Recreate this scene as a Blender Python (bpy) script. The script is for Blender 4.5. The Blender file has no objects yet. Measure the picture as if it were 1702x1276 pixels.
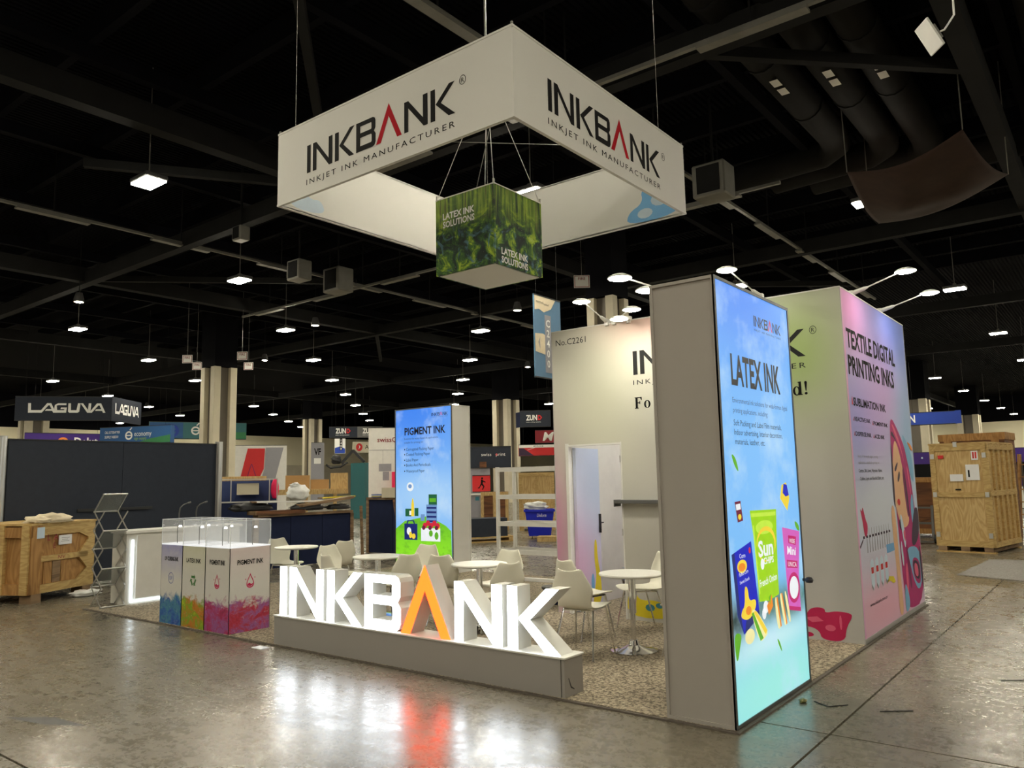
import bpy, bmesh, math, random
from mathutils import Vector, Matrix, geometry
random.seed(7)
SC = bpy.context.scene
COL = SC.collection
# ------------------------------------------------------------------ camera, world, exposure
cam_d = bpy.data.cameras.new('camera'); cam = bpy.data.objects.new('camera', cam_d); COL.objects.link(cam)
cam_d.sensor_width = 36.0; cam_d.sensor_fit = 'HORIZONTAL'; cam_d.lens = 1298.0 / 1702 * 36
cam_d.clip_end = 400; cam_d.clip_start = 0.05
_r = Vector((0.785387, 0.618677, -0.020148)); _u = Vector((0.090959, -0.083150, 0.992377)); _f = Vector((-0.612286, 0.781233, 0.121579))
cam.matrix_world = Matrix(((_r.x, _u.x, -_f.x, 2.1232), (_r.y, _u.y, -_f.y, -4.9593), (_r.z, _u.z, -_f.z, 1.6327), (0, 0, 0, 1)))
SC.camera = cam
world = bpy.data.worlds.new('world'); SC.world = world; world.use_nodes = True
world.node_tree.nodes['Background'].inputs[0].default_value = (0.012, 0.013, 0.018, 1)
world.node_tree.nodes['Background'].inputs[1].default_value = 1.0
SC.view_settings.view_transform = 'Standard'; SC.view_settings.look = 'None'
SC.view_settings.gamma = 1.0; SC.view_settings.use_curve_mapping = False
SC.view_settings.exposure = 0.0
SC.cycles.max_bounces = 8; SC.cycles.transparent_max_bounces = 12
SC.cycles.sample_clamp_indirect = 6.0; SC.cycles.caustics_reflective = False; SC.cycles.caustics_refractive = False

HIGHBAY = 240.0      # radiance of the hall's high-bay lenses
ARM = 75.0           # booth arm lights
LETTER = 11.0         # lit channel letters
BOX = 0.95            # backlit fabric panels

# ------------------------------------------------------------------ object helpers
ROOT = {}
def lab(o, label=None, cat=None, group=None, kind=None):
    if label: o['label'] = label
    if cat: o['category'] = cat
    if group: o['group'] = group
    if kind: o['kind'] = kind
    return o
def thing(name, label, cat, loc=(0, 0, 0), rz=0.0, group=None):
    o = bpy.data.objects.new(name, None); COL.objects.link(o)
    o.empty_display_size = 0.1
    o.location = loc; o.rotation_euler = (0, 0, rz)
    ROOT[o] = (Matrix.Translation(Vector(loc)) @ Matrix.Rotation(rz, 4, 'Z')).inverted()
    return lab(o, label, cat, group)
def link(name, me, mat, parent=None, local=False):
    o = bpy.data.objects.new(name, me); COL.objects.link(o)
    if mat is not None: me.materials.append(mat)
    if parent is not None:
        inv = ROOT[parent]; ROOT[o] = inv
        if not local: me.transform(inv)
        o.parent = parent
    else: ROOT[o] = Matrix.Identity(4)
    return o
def copy_tree(o, parent=None):
    c = o.copy(); COL.objects.link(c); c.parent = parent
    for ch in o.children: copy_tree(ch, c)
    return c
class MB:
    def __init__(s): s.v = []; s.f = []; s.M = Matrix.Identity(4); s.sm = []
    def at(s, M): s.M = M; return s
    def add(s, vs, fs, sm=False):
        b = len(s.v); s.v += [tuple(s.M @ Vector(p)) for p in vs]
        for f in fs: s.f.append(tuple(i + b for i in f)); s.sm.append(sm)
        return s
    def box(s, x0, x1, y0, y1, z0, z1):
        return s.add([(x0,y0,z0),(x1,y0,z0),(x1,y1,z0),(x0,y1,z0),(x0,y0,z1),(x1,y0,z1),(x1,y1,z1),(x0,y1,z1)],
                     [(3,2,1,0),(4,5,6,7),(0,1,5,4),(1,2,6,5),(2,3,7,6),(3,0,4,7)])
    def bbox(s, x0, x1, y0, y1, z0, z1, b=0.01):      # box with chamfered vertical and top edges
        def ring(i, z): return [(x0+i,y0,z),(x1-i,y0,z),(x1,y0+i,z),(x1,y1-i,z),(x1-i,y1,z),(x0+i,y1,z),(x0,y1-i,z),(x0,y0+i,z)]
        def ring2(z): return [(x0+b,y0+b,z),(x1-b,y0+b,z),(x1-b,y0+b,z),(x1-b,y1-b,z),(x1-b,y1-b,z),(x0+b,y1-b,z),(x0+b,y1-b,z),(x0+b,y0+b,z)]
        vs = ring2(z0) + ring(b, z0+b) + ring(b, z1-b) + ring2(z1)
        fs = [tuple(range(7, -1, -1)), tuple(range(24, 32))]
        for k in range(3):
            for i in range(8): j = (i+1) % 8; fs.append((k*8+i, k*8+j, k*8+8+j, k*8+8+i))
        return s.add(vs, fs)
    def tube(s, pts, r, n=8, cap=True):
        pts = [Vector(p) for p in pts]; vs = []; fs = []
        up = None
        for i, p in enumerate(pts):
            d = (pts[min(i+1, len(pts)-1)] - pts[max(i-1, 0)]).normalized()
            if up is None: up = d.orthogonal().normalized()
            a = (up - d * up.dot(d)).normalized(); up = a; b = d.cross(a)
            rr = r[i] if isinstance(r, (list, tuple)) else r
            for k in range(n):
                t = 2*math.pi*k/n; vs.append(p + a*math.cos(t)*rr + b*math.sin(t)*rr)
        for i in range(len(pts)-1):
            for k in range(n): j = (k+1) % n; fs.append((i*n+k, i*n+j, i*n+n+j, i*n+n+k))
        if cap: fs.append(tuple(range(n-1, -1, -1))); fs.append(tuple(range((len(pts)-1)*n, len(pts)*n)))
        return s.add(vs, fs, True)
    def bar(s, a, b, w, h=None):
        a = Vector(a); b = Vector(b); d = (b-a).normalized(); h = h or w
        side = d.cross(Vector((0,0,1)))
        if side.length < 1e-4: side = Vector((1,0,0))
        side.normalize(); up = side.cross(d); vs = []
        for p in (a, b):
            for sx, sz in ((-1,-1),(1,-1),(1,1),(-1,1)): vs.append(p + side*sx*w/2 + up*sz*h/2)
        return s.add(vs, [(0,1,2,3),(7,6,5,4),(0,4,5,1),(1,5,6,2),(2,6,7,3),(3,7,4,0)])
    def lathe(s, prof, c=(0,0,0), n=24):
        vs = []; fs = []; c = Vector(c)
        for r, z in prof:
            for k in range(n):
                t = 2*math.pi*k/n; vs.append((c.x+r*math.cos(t), c.y+r*math.sin(t), c.z+z))
        for i in range(len(prof)-1):
            for k in range(n): j = (k+1) % n; fs.append((i*n+k, i*n+j, i*n+n+j, i*n+n+k))
        fs.append(tuple(range(n-1, -1, -1))); fs.append(tuple(range((len(prof)-1)*n, len(prof)*n)))
        return s.add(vs, fs, True)
    def build(s, name, mat, parent=None, local=False, smooth=None):
        me = bpy.data.meshes.new(name); me.from_pydata(s.v, [], s.f); me.update()
        if smooth is None: me.polygons.foreach_set('use_smooth', s.sm)
        elif smooth: me.polygons.foreach_set('use_smooth', [True]*len(s.f))
        if any(s.sm) or smooth:
            try: me.set_sharp_from_angle(angle=0.7)
            except Exception: pass
        return link(name, me, mat, parent, local)
class Fr:                                              # a flat frame: origin, right, up
    def __init__(s, o, r, u): s.o = Vector(o); s.r = Vector(r).normalized(); s.u = Vector(u).normalized(); s.n = s.r.cross(s.u)
    def p(s, x, y, d=0.0): return s.o + s.r*x + s.u*y + s.n*d
def flat(mb, fr, loops, d0, d1=None):                  # loops: outer polygon, then holes; d1 gives an extrusion back to d1
    loops = [[Vector((a, b, 0)) for a, b in l] for l in loops]
    tris = geometry.tessellate_polygon(loops); pts = [p for l in loops for p in l]
    def ccw(t): a, b, c = (pts[i] for i in t); return (b-a).cross(c-a).z > 0
    tris = [t if ccw(t) else t[::-1] for t in tris]
    n = len(pts); vs = [fr.p(p.x, p.y, d0) for p in pts]; fs = list(tris)
    if d1 is not None:
        vs += [fr.p(p.x, p.y, d1) for p in pts]; fs += [tuple(i+n for i in t[::-1]) for t in tris]
        b = 0
        for li, l in enumerate(loops):
            m = len(l); area = sum(l[i].x*l[(i+1) % m].y - l[(i+1) % m].x*l[i].y for i in range(m))
            flip = (area > 0) != (li == 0)
            for i in range(m):
                j = (i+1) % m; q = (b+i, n+b+i, n+b+j, b+j)
                fs.append(q[::-1] if flip else q)
            b += m
    return mb.add(vs, fs)
def panel(name, fr, x0, x1, y0, y1, d0, d1, mat, parent=None):   # thin slab with uv running 0..1 over x and y
    mb = MB(); flat(mb, fr, [[(x0,y0),(x1,y0),(x1,y1),(x0,y1)]], d1, d0)
    me = bpy.data.meshes.new(name); me.from_pydata(mb.v, [], mb.f); me.update()
    uv = me.uv_layers.new(name='uv'); loc = [((Vector(v)-fr.o).dot(fr.r), (Vector(v)-fr.o).dot(fr.u)) for v in mb.v]
    for lp in me.loops:
        a, b = loc[lp.vertex_index]; uv.data[lp.index].uv = ((a-x0)/(x1-x0), (b-y0)/(y1-y0))
    return link(name, me, mat, parent)
_tc = {}
def _glyph(body, bold, spacing):
    k = (body, bold, spacing)
    if k not in _tc:
        cu = bpy.data.curves.new('t', 'FONT'); cu.body = body; cu.offset = bold; cu.space_character = spacing; cu.resolution_u = 2
        ob = bpy.data.objects.new('t', cu); COL.objects.link(ob)
        me = bpy.data.meshes.new_from_object(ob.evaluated_get(bpy.context.evaluated_depsgraph_get()))
        _tc[k] = ([tuple(v.co) for v in me.vertices], [tuple(p.vertices) for p in me.polygons])
        bpy.data.objects.remove(ob); bpy.data.curves.remove(cu); bpy.data.meshes.remove(me)
    return _tc[k]
CAP = None
def text(mb, fr, body, x, y, h, w=None, d=0.002, bold=0.0, spacing=1.0, align='L', shear=0.0, rot=0.0):
    global CAP
    if CAP is None:
        vs, _ = _glyph('H', 0.0, 1.0); CAP = max(v[1] for v in vs) - min(v[1] for v in vs)
    vs, fs = _glyph(body, bold, spacing)
    if not vs: return mb
    x0 = min(v[0] for v in vs); x1 = max(v[0] for v in vs)
    sy = h/CAP; sx = w/(x1-x0) if w else sy
    off = 0 if align == 'L' else -(x1-x0)*sx/2
    c, sn = math.cos(rot), math.sin(rot); out = []
    for v in vs:
        a = (v[0]-x0)*sx + off + shear*v[1]*sy; b = v[1]*sy
        out.append(fr.p(x + a*c - b*sn, y + a*sn + b*c, d))
    return mb.add(out, fs)
def ell(cx, cy, rx, ry, n=20): return [(cx+rx*math.cos(2*math.pi*k/n), cy+ry*math.sin(2*math.pi*k/n)) for k in range(n)]
def rect(x0, y0, x1, y1): return [(x0,y0),(x1,y0),(x1,y1),(x0,y1)]

# ------------------------------------------------------------------ materials
class NT:
    def __init__(s, name):
        m = bpy.data.materials.new(name); m.use_nodes = True; s.m = m; s.t = m.node_tree; s.n = s.t.nodes
        s.b = s.n['Principled BSDF']; s.out = s.n['Material Output']
    def new(s, typ, **kw):
        n = s.n.new('ShaderNode'+typ)
        for k, v in kw.items(): setattr(n, k, v)
        return n
    def ln(s, a, b): s.t.links.new(a, b)
    def val(s, sock, v):
        if hasattr(v, 'is_output'): s.ln(v, sock)
        else: sock.default_value = v
    def math(s, op, a, b=0.0, clamp=False):
        n = s.new('Math', operation=op, use_clamp=clamp); s.val(n.inputs[0], a); s.val(n.inputs[1], b); return n.outputs[0]
    def mix(s, f, a, b):
        n = s.new('Mix', data_type='RGBA'); s.val(n.inputs[0], f)
        for i, v in ((6, a), (7, b)): s.val(n.inputs[i], v if hasattr(v, 'is_output') else (*v[:3], 1))
        return n.outputs[2]
    def noise(s, scale, vec=None, detail=3.0, rough=0.55, dist=0.0):
        n = s.new('TexNoise'); n.inputs['Scale'].default_value = scale; n.inputs['Detail'].default_value = detail
        n.inputs['Roughness'].default_value = rough; n.inputs['Distortion'].default_value = dist
        if vec is not None: s.ln(vec, n.inputs['Vector'])
        return n.outputs[0]
    def ramp(s, f, stops, interp='LINEAR'):
        n = s.new('ValToRGB'); n.color_ramp.interpolation = interp; e = n.color_ramp.elements
        while len(e) < len(stops): e.new(0.5)
        for i, (p, c) in enumerate(stops): e[i].position = p; e[i].color = (*c[:3], 1)
        s.val(n.inputs[0], f); return n.outputs[0]
    def mapr(s, v, a, b, c=0.0, d=1.0):
        n = s.new('MapRange'); s.val(n.inputs[0], v)
        for i, q in enumerate((a, b, c, d)): n.inputs[i+1].default_value = q
        return n.outputs[0]
    def uv(s):
        n = s.new('TexCoord'); x = s.new('SeparateXYZ'); s.ln(n.outputs['UV'], x.inputs[0]); return n.outputs['UV'], x.outputs[0], x.outputs[1]
    def obj(s, sx=1, sy=1, sz=1):
        n = s.new('TexCoord'); m = s.new('Mapping'); s.ln(n.outputs['Object'], m.inputs[0]); m.inputs['Scale'].default_value = (sx, sy, sz); return m.outputs[0]
    def pos(s, sx=1, sy=1, sz=1):
        n = s.new('NewGeometry'); m = s.new('Mapping'); s.ln(n.outputs['Position'], m.inputs[0]); m.inputs['Scale'].default_value = (sx, sy, sz); return m.outputs[0]
    def bump(s, h, strength=0.3, dist=0.01):
        n = s.new('Bump'); n.inputs['Strength'].default_value = strength; n.inputs['Distance'].default_value = dist
        s.ln(h, n.inputs['Height']); s.ln(n.outputs[0], s.b.inputs['Normal'])
    def col(s, c): s.val(s.b.inputs['Base Color'], c if hasattr(c, 'is_output') else (*c[:3], 1))
    def set(s, **kw):
        for k, v in kw.items(): s.val(s.b.inputs[k.replace('_', ' ')], v)
        return s
    def emit(s, c, strength):
        s.val(s.b.inputs['Emission Color'], c if hasattr(c, 'is_output') else (*c[:3], 1)); s.val(s.b.inputs['Emission Strength'], strength)
def lin(r, g, b): return tuple((c/255/12.92 if c <= 10 else ((c/255+0.055)/1.055)**2.4) for c in (r, g, b))
def dim(c, k): return tuple(min(1.0, x*k) for x in c)
def plain(name, c, rough=0.5, metal=0.0, var=0.08, scale=6.0, bump=0.0, spec=None):
    t = NT(name); v = t.obj(); n = t.noise(scale, v); t.col(t.mix(n, dim(c, 1-var), dim(c, 1+var))); t.set(Roughness=rough, Metallic=metal)
    if spec is not None: t.b.inputs['Specular IOR Level'].default_value = spec
    if bump: t.bump(t.noise(scale*8, v), bump, 0.004)
    return t.m
def glow(name, c, strength, var=0.0):
    t = NT(name); t.col(dim(c, .06)); t.set(Roughness=0.4)
    if var:
        n = t.noise(9.0, t.obj()); t.emit(t.mix(n, dim(c, 1-var), dim(c, 1+var)), strength)
    else: t.emit(c, strength)
    return t.m
def ply(name, c1, c2, stretch=(1, 1, 8), scale=3.0, rough=0.7, contour=6.0):
    t = NT(name); v = t.obj(*[1/s for s in stretch]); n = t.noise(scale, v, 2.5, 0.5, 0.6)
    w = t.math('FRACT', t.math('MULTIPLY', n, contour)); w = t.math('PINGPONG', w, 0.5); w = t.mapr(w, 0.0, 0.5)
    f = t.noise(60.0, v, 2.0); t.col(t.mix(t.math('MULTIPLY', f, 0.35), t.mix(w, c1, c2), dim(c1, 0.6))); t.set(Roughness=rough)
    t.bump(w, 0.12, 0.003); return t.m
M = {}
M['white'] = plain('white_laminate', (.78, .77, .74), .45)
M['fabric'] = plain('white_fabric', (.74, .73, .70), .9, 0, .03, 2.0, .15)
M['shaded_fabric'] = plain('tower_fabric', (.37, .342, .312), .9, 0, .03, 2.0, .15)  # white fabric, base colour darkened to carry the shade on the front tower
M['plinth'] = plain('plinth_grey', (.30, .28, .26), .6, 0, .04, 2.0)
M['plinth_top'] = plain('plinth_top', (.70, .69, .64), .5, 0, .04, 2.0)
M['alu'] = plain('aluminium', (.62, .62, .61), .35, .85, .05)
M['dark_alu'] = plain('dark_frame', (.14, .14, .14), .45, .6, .05)
M['chrome'] = plain('chrome', (.80, .80, .80), .10, 1.0, .02)
M['chair'] = plain('chair_plastic', (.74, .72, .61), .42, 0, .03)
M['table'] = plain('table_laminate', (.80, .79, .74), .35, 0, .03)
M['black'] = plain('black_plastic', (.02, .02, .022), .5, 0, .1)
M['ink'] = plain('black_print', (.010, .0095, .010), .7, 0, .1, spec=.08)
M['greyink'] = plain('grey_print', (.03, .03, .03), .7, 0, .1, spec=.08)
M['red'] = plain('red_print', lin(176, 22, 38), .7, 0, .05, spec=.08)
M['whiteprint'] = plain('white_print', (.88, .88, .86), .6, 0, .03)
M['paper'] = plain('paper', (.80, .80, .82), .8, 0, .04)
M['steel'] = plain('ceiling_steel', (.016, .016, .0165), .8, 0, .3, 2.0, spec=.1)
M['steel_dark'] = plain('ceiling_joist', (.005, .005, .007), .9, 0, .3, 2.0, spec=.05)
M['galv'] = plain('galvanised', (.20, .195, .175), .5, .3, .3, 3.0)
M['duct'] = plain('duct_black', (.012, .0115, .011), .8, 0, .3, 2.0, spec=.1)
M['navy'] = plain('navy_panel', (.011, .017, .052), .8, 0, .2, 8.0, .2, spec=.2)
M['charcoal'] = plain('charcoal_panel', (.034, .040, .056), .85, 0, .12, 10.0, .2, spec=.2)
M['ply'] = ply('plywood', lin(214, 184, 128), lin(186, 150, 94), (1, 1, 5), 5.0, contour=9.0)
M['ply_red'] = ply('old_plywood', lin(184, 138, 80), lin(150, 106, 56), (1, 1, 4), 5.0, contour=7.0)
M['ply_pale'] = ply('pale_ply', lin(206, 176, 116), lin(178, 144, 88), (4, 4, 1), 7.0, contour=7.0)
M['wood'] = ply('raw_board', lin(150, 122, 92), lin(104, 80, 58), (6, 6, 1), 4.0)
M['brownwood'] = ply('brown_wood', lin(128, 82, 46), lin(82, 48, 26), (5, 5, 1), 3.0)
M['card'] = plain('cardboard', lin(186, 146, 96), .85, 0, .1, 5.0)
M['plasticbag'] = plain('plastic_bag', (.72, .73, .72), .35, 0, .2, 14.0, .4)
M['rag'] = plain('cloth_rag', lin(226, 212, 184), .9, 0, .12, 12.0, .4)
M['cream'] = plain('hall_wall', lin(242, 234, 204), .8, 0, .06, .3)
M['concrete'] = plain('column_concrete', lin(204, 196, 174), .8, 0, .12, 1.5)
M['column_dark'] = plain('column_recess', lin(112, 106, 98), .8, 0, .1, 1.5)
M['blackpaint'] = plain('black_paint', (.006, .006, .008), .9, 0, .2, 2.0, spec=.05)
M['lens'] = glow('highbay_lens', (1, .93, .74), HIGHBAY)
M['warm'] = glow('spot_lens', (1, .86, .55), HIGHBAY*.8)
M['armlens'] = glow('arm_light_lens', (1, .95, .80), ARM)
M['letter'] = glow('lit_letter_face', (.88, .94, 1), LETTER)
M['fill_lens'] = glow('storage_fill_lens', (1, .97, .90), 260.0)  # strong lens of the added, unseen storage room lamp
M['letter_a'] = glow('lit_red_face', (1, .042, .004), LETTER*.95)
M['letter_side'] = plain('letter_return', (.66, .65, .60), .5, 0, .03)
M['letter_red_side'] = plain('letter_return_red', (.62, .56, .52), .5, 0, .04)
M['led'] = glow('led_strip', (.85, .95, 1), 4.0)
M['deck'] = glow('lit_deck', (1, 1, 1), .85)
def glass(name, tint=(1, 1, 1), rough=0.0, alpha=.12):
    t = NT(name); t.set(Roughness=rough, Alpha=alpha); t.col((*dim(tint, .9),)); t.set(Metallic=0.0); t.b.inputs['IOR'].default_value = 1.45
    return t.m
M['glass'] = glass('clear_acrylic', (.9, .93, .95), 0.03, .13)
M['glass_edge'] = plain('acrylic_edge', (.85, .88, .9), .2)
M['tinted'] = glass('tinted_acrylic', (.3, .33, .33), 0.15, .45)
# printed, unlit colours
for k, c in dict(pmag=(178, 26, 110), ptan=(226, 178, 138), pblue=(122, 176, 214), pdark=(52, 26, 58), ppink=(222, 92, 128), pcrim=(190, 22, 82), pyel=(226, 206, 34), porange=(238, 140, 60),
                 pgrey=(150, 150, 158), psky=(110, 170, 222), pgreen=(56, 112, 52), pteal=(60, 130, 150), pnavy=(36, 62, 150), pplum=(120, 22, 84), plight=(196, 214, 232), sred=(205, 36, 40), sblue=(30, 66, 170),
                 binblue=(14, 34, 190), spurple=(58, 24, 120), tealb=(54, 112, 118), aisleblue=(92, 132, 168), eblue=(40, 92, 150), dullblue=(44, 62, 112), egreen=(58, 132, 84), hotpink=(252, 30, 96), maroon=(140, 28, 44), olive=(120, 110, 60), lime=(150, 190, 30)).items():
    M[k] = plain(k, lin(*c), .6, 0, .07, 8.0)
# backlit print colours
def bl(k, c, s=1.0, var=.12): M[k] = glow(k, lin(*c), BOX*s, var)
for k, c in dict(bink=(14, 14, 26), bgreyink=(60, 74, 110), bblue=(14, 30, 190), bgreen=(160, 215, 20), bgreenl=(196, 235, 70), bpink=(214, 96, 190), bmag=(196, 30, 110), bwhite=(240, 246, 250), byel=(250, 214, 60), borange=(240, 140, 40),
                 bred=(210, 40, 60), bcream=(248, 236, 170), bleaf=(96, 176, 36), bdkgreen=(30, 96, 60), bplum=(110, 26, 60), bsteel=(112, 150, 200), bnavy=(26, 40, 110), bblack=(30, 34, 50)).items(): bl(k, c)

def blobs(name, base, bl, emit=0.0, rough=.85, cloud=None):   # printed soft colour fields: (u, v, ru, rv, colour, weight)
    t = NT(name); uv, u, v = t.uv(); c = t.mix(0.0, base, base)
    for (bu, bv, ru, rv, cc, w) in bl:
        a = t.math('DIVIDE', t.math('SUBTRACT', u, bu), ru); b = t.math('DIVIDE', t.math('SUBTRACT', v, bv), rv)
        r = t.math('ADD', t.math('MULTIPLY', a, a), t.math('MULTIPLY', b, b))
        f = t.math('MULTIPLY', t.math('POWER', 2.718, t.math('MULTIPLY', r, -1.0)), w)
        c = t.mix(f, c, cc)
    if cloud:
        m = t.new('Mapping'); t.ln(uv, m.inputs[0]); m.inputs['Scale'].default_value = cloud[0]
        n = t.noise(1.0, m.outputs[0], 5.0, .6); c = t.mix(t.mapr(n, cloud[2], cloud[3], 0, cloud[4]), c, cloud[1])
    if emit: t.col((.03, .03, .03)); t.set(Roughness=.5); t.emit(c, emit)
    else: t.col(c); t.set(Roughness=rough)
    return t.m
M['latex_sky'] = blobs('latex_backlit', lin(120, 190, 250), [(.3, 1.0, .9, .22, lin(70, 140, 246), .95), (.5, .55, .9, .2, lin(130, 196, 255), .7), (.5, .03, 1.5, .17, lin(158, 238, 228), 1.0), (.6, .225, 1.0, .04, lin(64, 112, 70), .85), (.05, .215, .3, .05, lin(16, 36, 26), .9), (.75, .20, .25, .03, lin(40, 80, 50), .8), (.45, .145, .6, .035, lin(206, 244, 246), .85)], BOX, cloud=((2.2, 5, 1), lin(200, 232, 255), .48, .75, .8))
M['pigment_sky'] = blobs('pigment_backlit', lin(120, 184, 250), [(.3, 1.0, 1.0, .3, lin(40, 128, 244), .95), (.6, .45, .9, .16, lin(176, 216, 250), .8)], BOX, cloud=((2.2, 4, 1), lin(210, 232, 252), .5, .75, .7))
M['hill'] = blobs('hill_backlit', lin(126, 214, 24), [(.5, .9, .9, .3, lin(92, 180, 24), .7), (.5, .2, .9, .4, lin(150, 236, 30), .8)], BOX, cloud=((7, 7, 1), lin(60, 150, 24), .5, .75, .7))
M['front_print'] = blobs('front_wall_print', (.56, .545, .50), [(.86, .82, .15, .20, lin(160, 186, 104), .85), (.9, .2, .3, .3, (.42, .42, .42), .7), (.38, 1.0, .2, .12, lin(232, 176, 168), .75), (-.02, .28, .09, .28, lin(206, 120, 170), .8), (.2, .75, .2, .3, lin(214, 214, 190), .8), (.6, .3, .3, .3, lin(190, 186, 184), .5)])
M['textile_print'] = blobs('textile_wall_print', lin(196, 202, 224), [(.1, .95, .34, .16, lin(242, 150, 200), .9), (.75, .95, .5, .22, lin(96, 126, 236), .85), (.25, .62, .5, .2, lin(190, 156, 226), .75), (.05, .55, .2, .2, lin(130, 146, 226), .5), (.6, .75, .3, .14, lin(226, 160, 216), .4), (.3, .35, .6, .14, lin(206, 212, 224), .9), (.3, .05, .8, .12, lin(236, 168, 190), .85), (.9, .6, .2, .25, lin(140, 190, 226), .6)])
M['door_print'] = blobs('door_print', lin(206, 214, 236), [(.1, .3, .9, .35, lin(224, 176, 214), .9), (.9, .8, .9, .4, lin(196, 212, 240), .9)])
def forest(name, seed):
    t = NT(name); uv, u, v = t.uv(); m = t.new('Mapping'); t.ln(uv, m.inputs[0]); m.inputs['Location'].default_value = (seed, seed*2, 0)
    g = t.noise(5.0, m.outputs[0], 6.0, .65, .8); m2 = t.new('Mapping'); t.ln(uv, m2.inputs[0]); m2.inputs['Scale'].default_value = (16, .9, 1); m2.inputs['Location'].default_value = (seed*3, 0, 0)
    tr = t.noise(1.0, m2.outputs[0], 2.0, .5)
    base = t.ramp(g, [(.30, lin(6, 18, 18)), (.45, lin(20, 48, 38)), (.54, lin(66, 108, 40)), (.64, lin(170, 196, 50)), (.8, lin(206, 222, 130))])
    trunks = t.ramp(tr, [(.36, lin(28, 44, 20)), (.46, lin(86, 120, 30)), (.55, lin(150, 176, 60)), (.64, lin(60, 60, 24)), (.74, lin(176, 190, 90))])
    top = t.mapr(v, .52, .8); c = t.mix(t.math('MULTIPLY', top, .8), base, trunks)
    w = t.noise(3.2, m.outputs[0], 4.0, .6, 2.0); c = t.mix(t.math('MULTIPLY', t.mapr(w, .56, .68), t.mapr(v, .62, .4)), c, lin(88, 128, 150))
    s = t.noise(46.0, m.outputs[0], 1.0); c = t.mix(t.mapr(s, .74, .8), c, lin(210, 224, 180))
    t.col(c); t.set(Roughness=.7); return t.m
M['forest_a'] = forest('forest_print_a', 1.3); M['forest_b'] = forest('forest_print_b', 4.1)
def splash(name, top, cols, seed, hue=None):
    t = NT(name); uv, u, v = t.uv(); m = t.new('Mapping'); t.ln(uv, m.inputs[0]); m.inputs['Location'].default_value = (seed, seed, 0); m.inputs['Scale'].default_value = (1, 2, 1)
    n = t.noise(3.5, m.outputs[0], 8.0, .7, .6); n2 = t.noise(3.2, m.outputs[0], 8.0, .72, .5); n4 = t.noise(9.0, m.outputs[0], 6.0, .7, 1.5)
    edge = t.math('ADD', v, t.math('MULTIPLY', t.math('SUBTRACT', n, .5), .55)); f = t.mapr(edge, .31, .39, 1, 0)
    cc = t.ramp(n2, [(.30 + .4*i/(len(cols)-1), c) for i, c in enumerate(cols)])
    up = t.mix(t.mapr(v, .55, 1.0), (.62, .61, .58), top); up = t.mix(t.mapr(n, .4, .7, 0, .35), up, (.66, .64, .60))
    cc = t.mix(t.mapr(n4, .58, .72, 0, .55), cc, (.55, .5, .55)); cc = t.mix(t.mapr(n4, .42, .30, 0, .7), cc, dim(cols[0], .35))
    t.col(t.mix(f, up, cc)); t.set(Roughness=.55); return t.m
M['sp_uv'] = splash('splash_blue', lin(150, 150, 200), [lin(16, 40, 120), lin(36, 88, 166), lin(70, 130, 150), lin(20, 50, 150)], 2.0)
M['sp_latex'] = splash('splash_green', lin(196, 196, 170), [lin(196, 190, 26), lin(110, 160, 26), lin(196, 110, 30), lin(60, 120, 30)], 5.5)
M['sp_pig'] = splash('splash_crimson', lin(200, 196, 190), [lin(120, 20, 66), lin(170, 30, 84), lin(150, 90, 150), lin(176, 44, 70)], 8.1)
M['sp_pig2'] = splash('splash_red', lin(206, 190, 190), [lin(140, 24, 70), lin(182, 46, 66), lin(150, 96, 156), lin(150, 24, 70)], 11.4)
def floor_mat():
    t = NT('polished_concrete'); v = t.pos(); n = t.noise(.35, v, 5.0, .6); n2 = t.noise(3.0, v, 6.0, .65); n3 = t.noise(40, v, 2.0)
    c = t.mix(t.mapr(n, .3, .7), lin(100, 94, 80), lin(124, 116, 98)); c = t.mix(t.mapr(n2, .35, .75, 0, .55), c, lin(84, 78, 68)); n5 = t.noise(14.0, t.pos(1, 1, 1), 8.0, .75, 1.2); c = t.mix(t.mapr(n5, .40, .62, 0, .5), c, lin(138, 130, 112)); c = t.mix(t.math('MULTIPLY', n3, .2), c, lin(60, 56, 50))
    t.col(c); a = t.pos(.7, 6, 1); b = t.pos(7, .6, 1); sc = t.noise(2.2, a, 5.0, .7); sc2 = t.noise(2.0, b, 5.0, .7)
    r = t.math('ADD', t.mapr(n2, .3, .7, .17, .28), t.math('ADD', t.mapr(sc, .45, .75, 0, .08), t.mapr(n5, .40, .62, .0, .10))); t.set(Roughness=r); t.b.inputs['Specular IOR Level'].default_value = .62
    h = t.math('ADD', t.math('ADD', t.math('ADD', t.math('MULTIPLY', n5, .16), t.math('MULTIPLY', sc, .6)), t.math('MULTIPLY', sc2, .6)), t.math('MULTIPLY', n2, .5)); t.bump(h, .065, .02); return t.m
M['floor'] = floor_mat()
M['joint'] = plain('floor_joint', (.03, .028, .025), .9)
def carpet_mat(name, c1, c2):
    t = NT(name); v = t.pos(); n = t.noise(42, v, 3.0, .75); n2 = t.noise(6, v, 3.0)
    c = t.mix(t.mapr(n, .40, .60), c1, c2); c = t.mix(t.math('MULTIPLY', n2, .3), c, dim(c1, .8)); t.col(c); t.set(Roughness=1.0); t.bump(n, .6, .01); return t.m
M['carpet'] = carpet_mat('booth_carpet', lin(88, 79, 66), lin(190, 176, 152))
M['scrap'] = carpet_mat('grey_carpet', lin(130, 126, 122), lin(164, 160, 154))
M['carpet_edge'] = plain('carpet_edge', lin(92, 84, 76), .95, 0, .3, 30.0)
M['deckroof'] = None
t = NT('roof_deck'); w = t.math('SINE', t.math('MULTIPLY', t.new('SeparateXYZ').outputs[0], 1.0)); sx = t.new('SeparateXYZ'); t.ln(t.pos(), sx.inputs[0])
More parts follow.
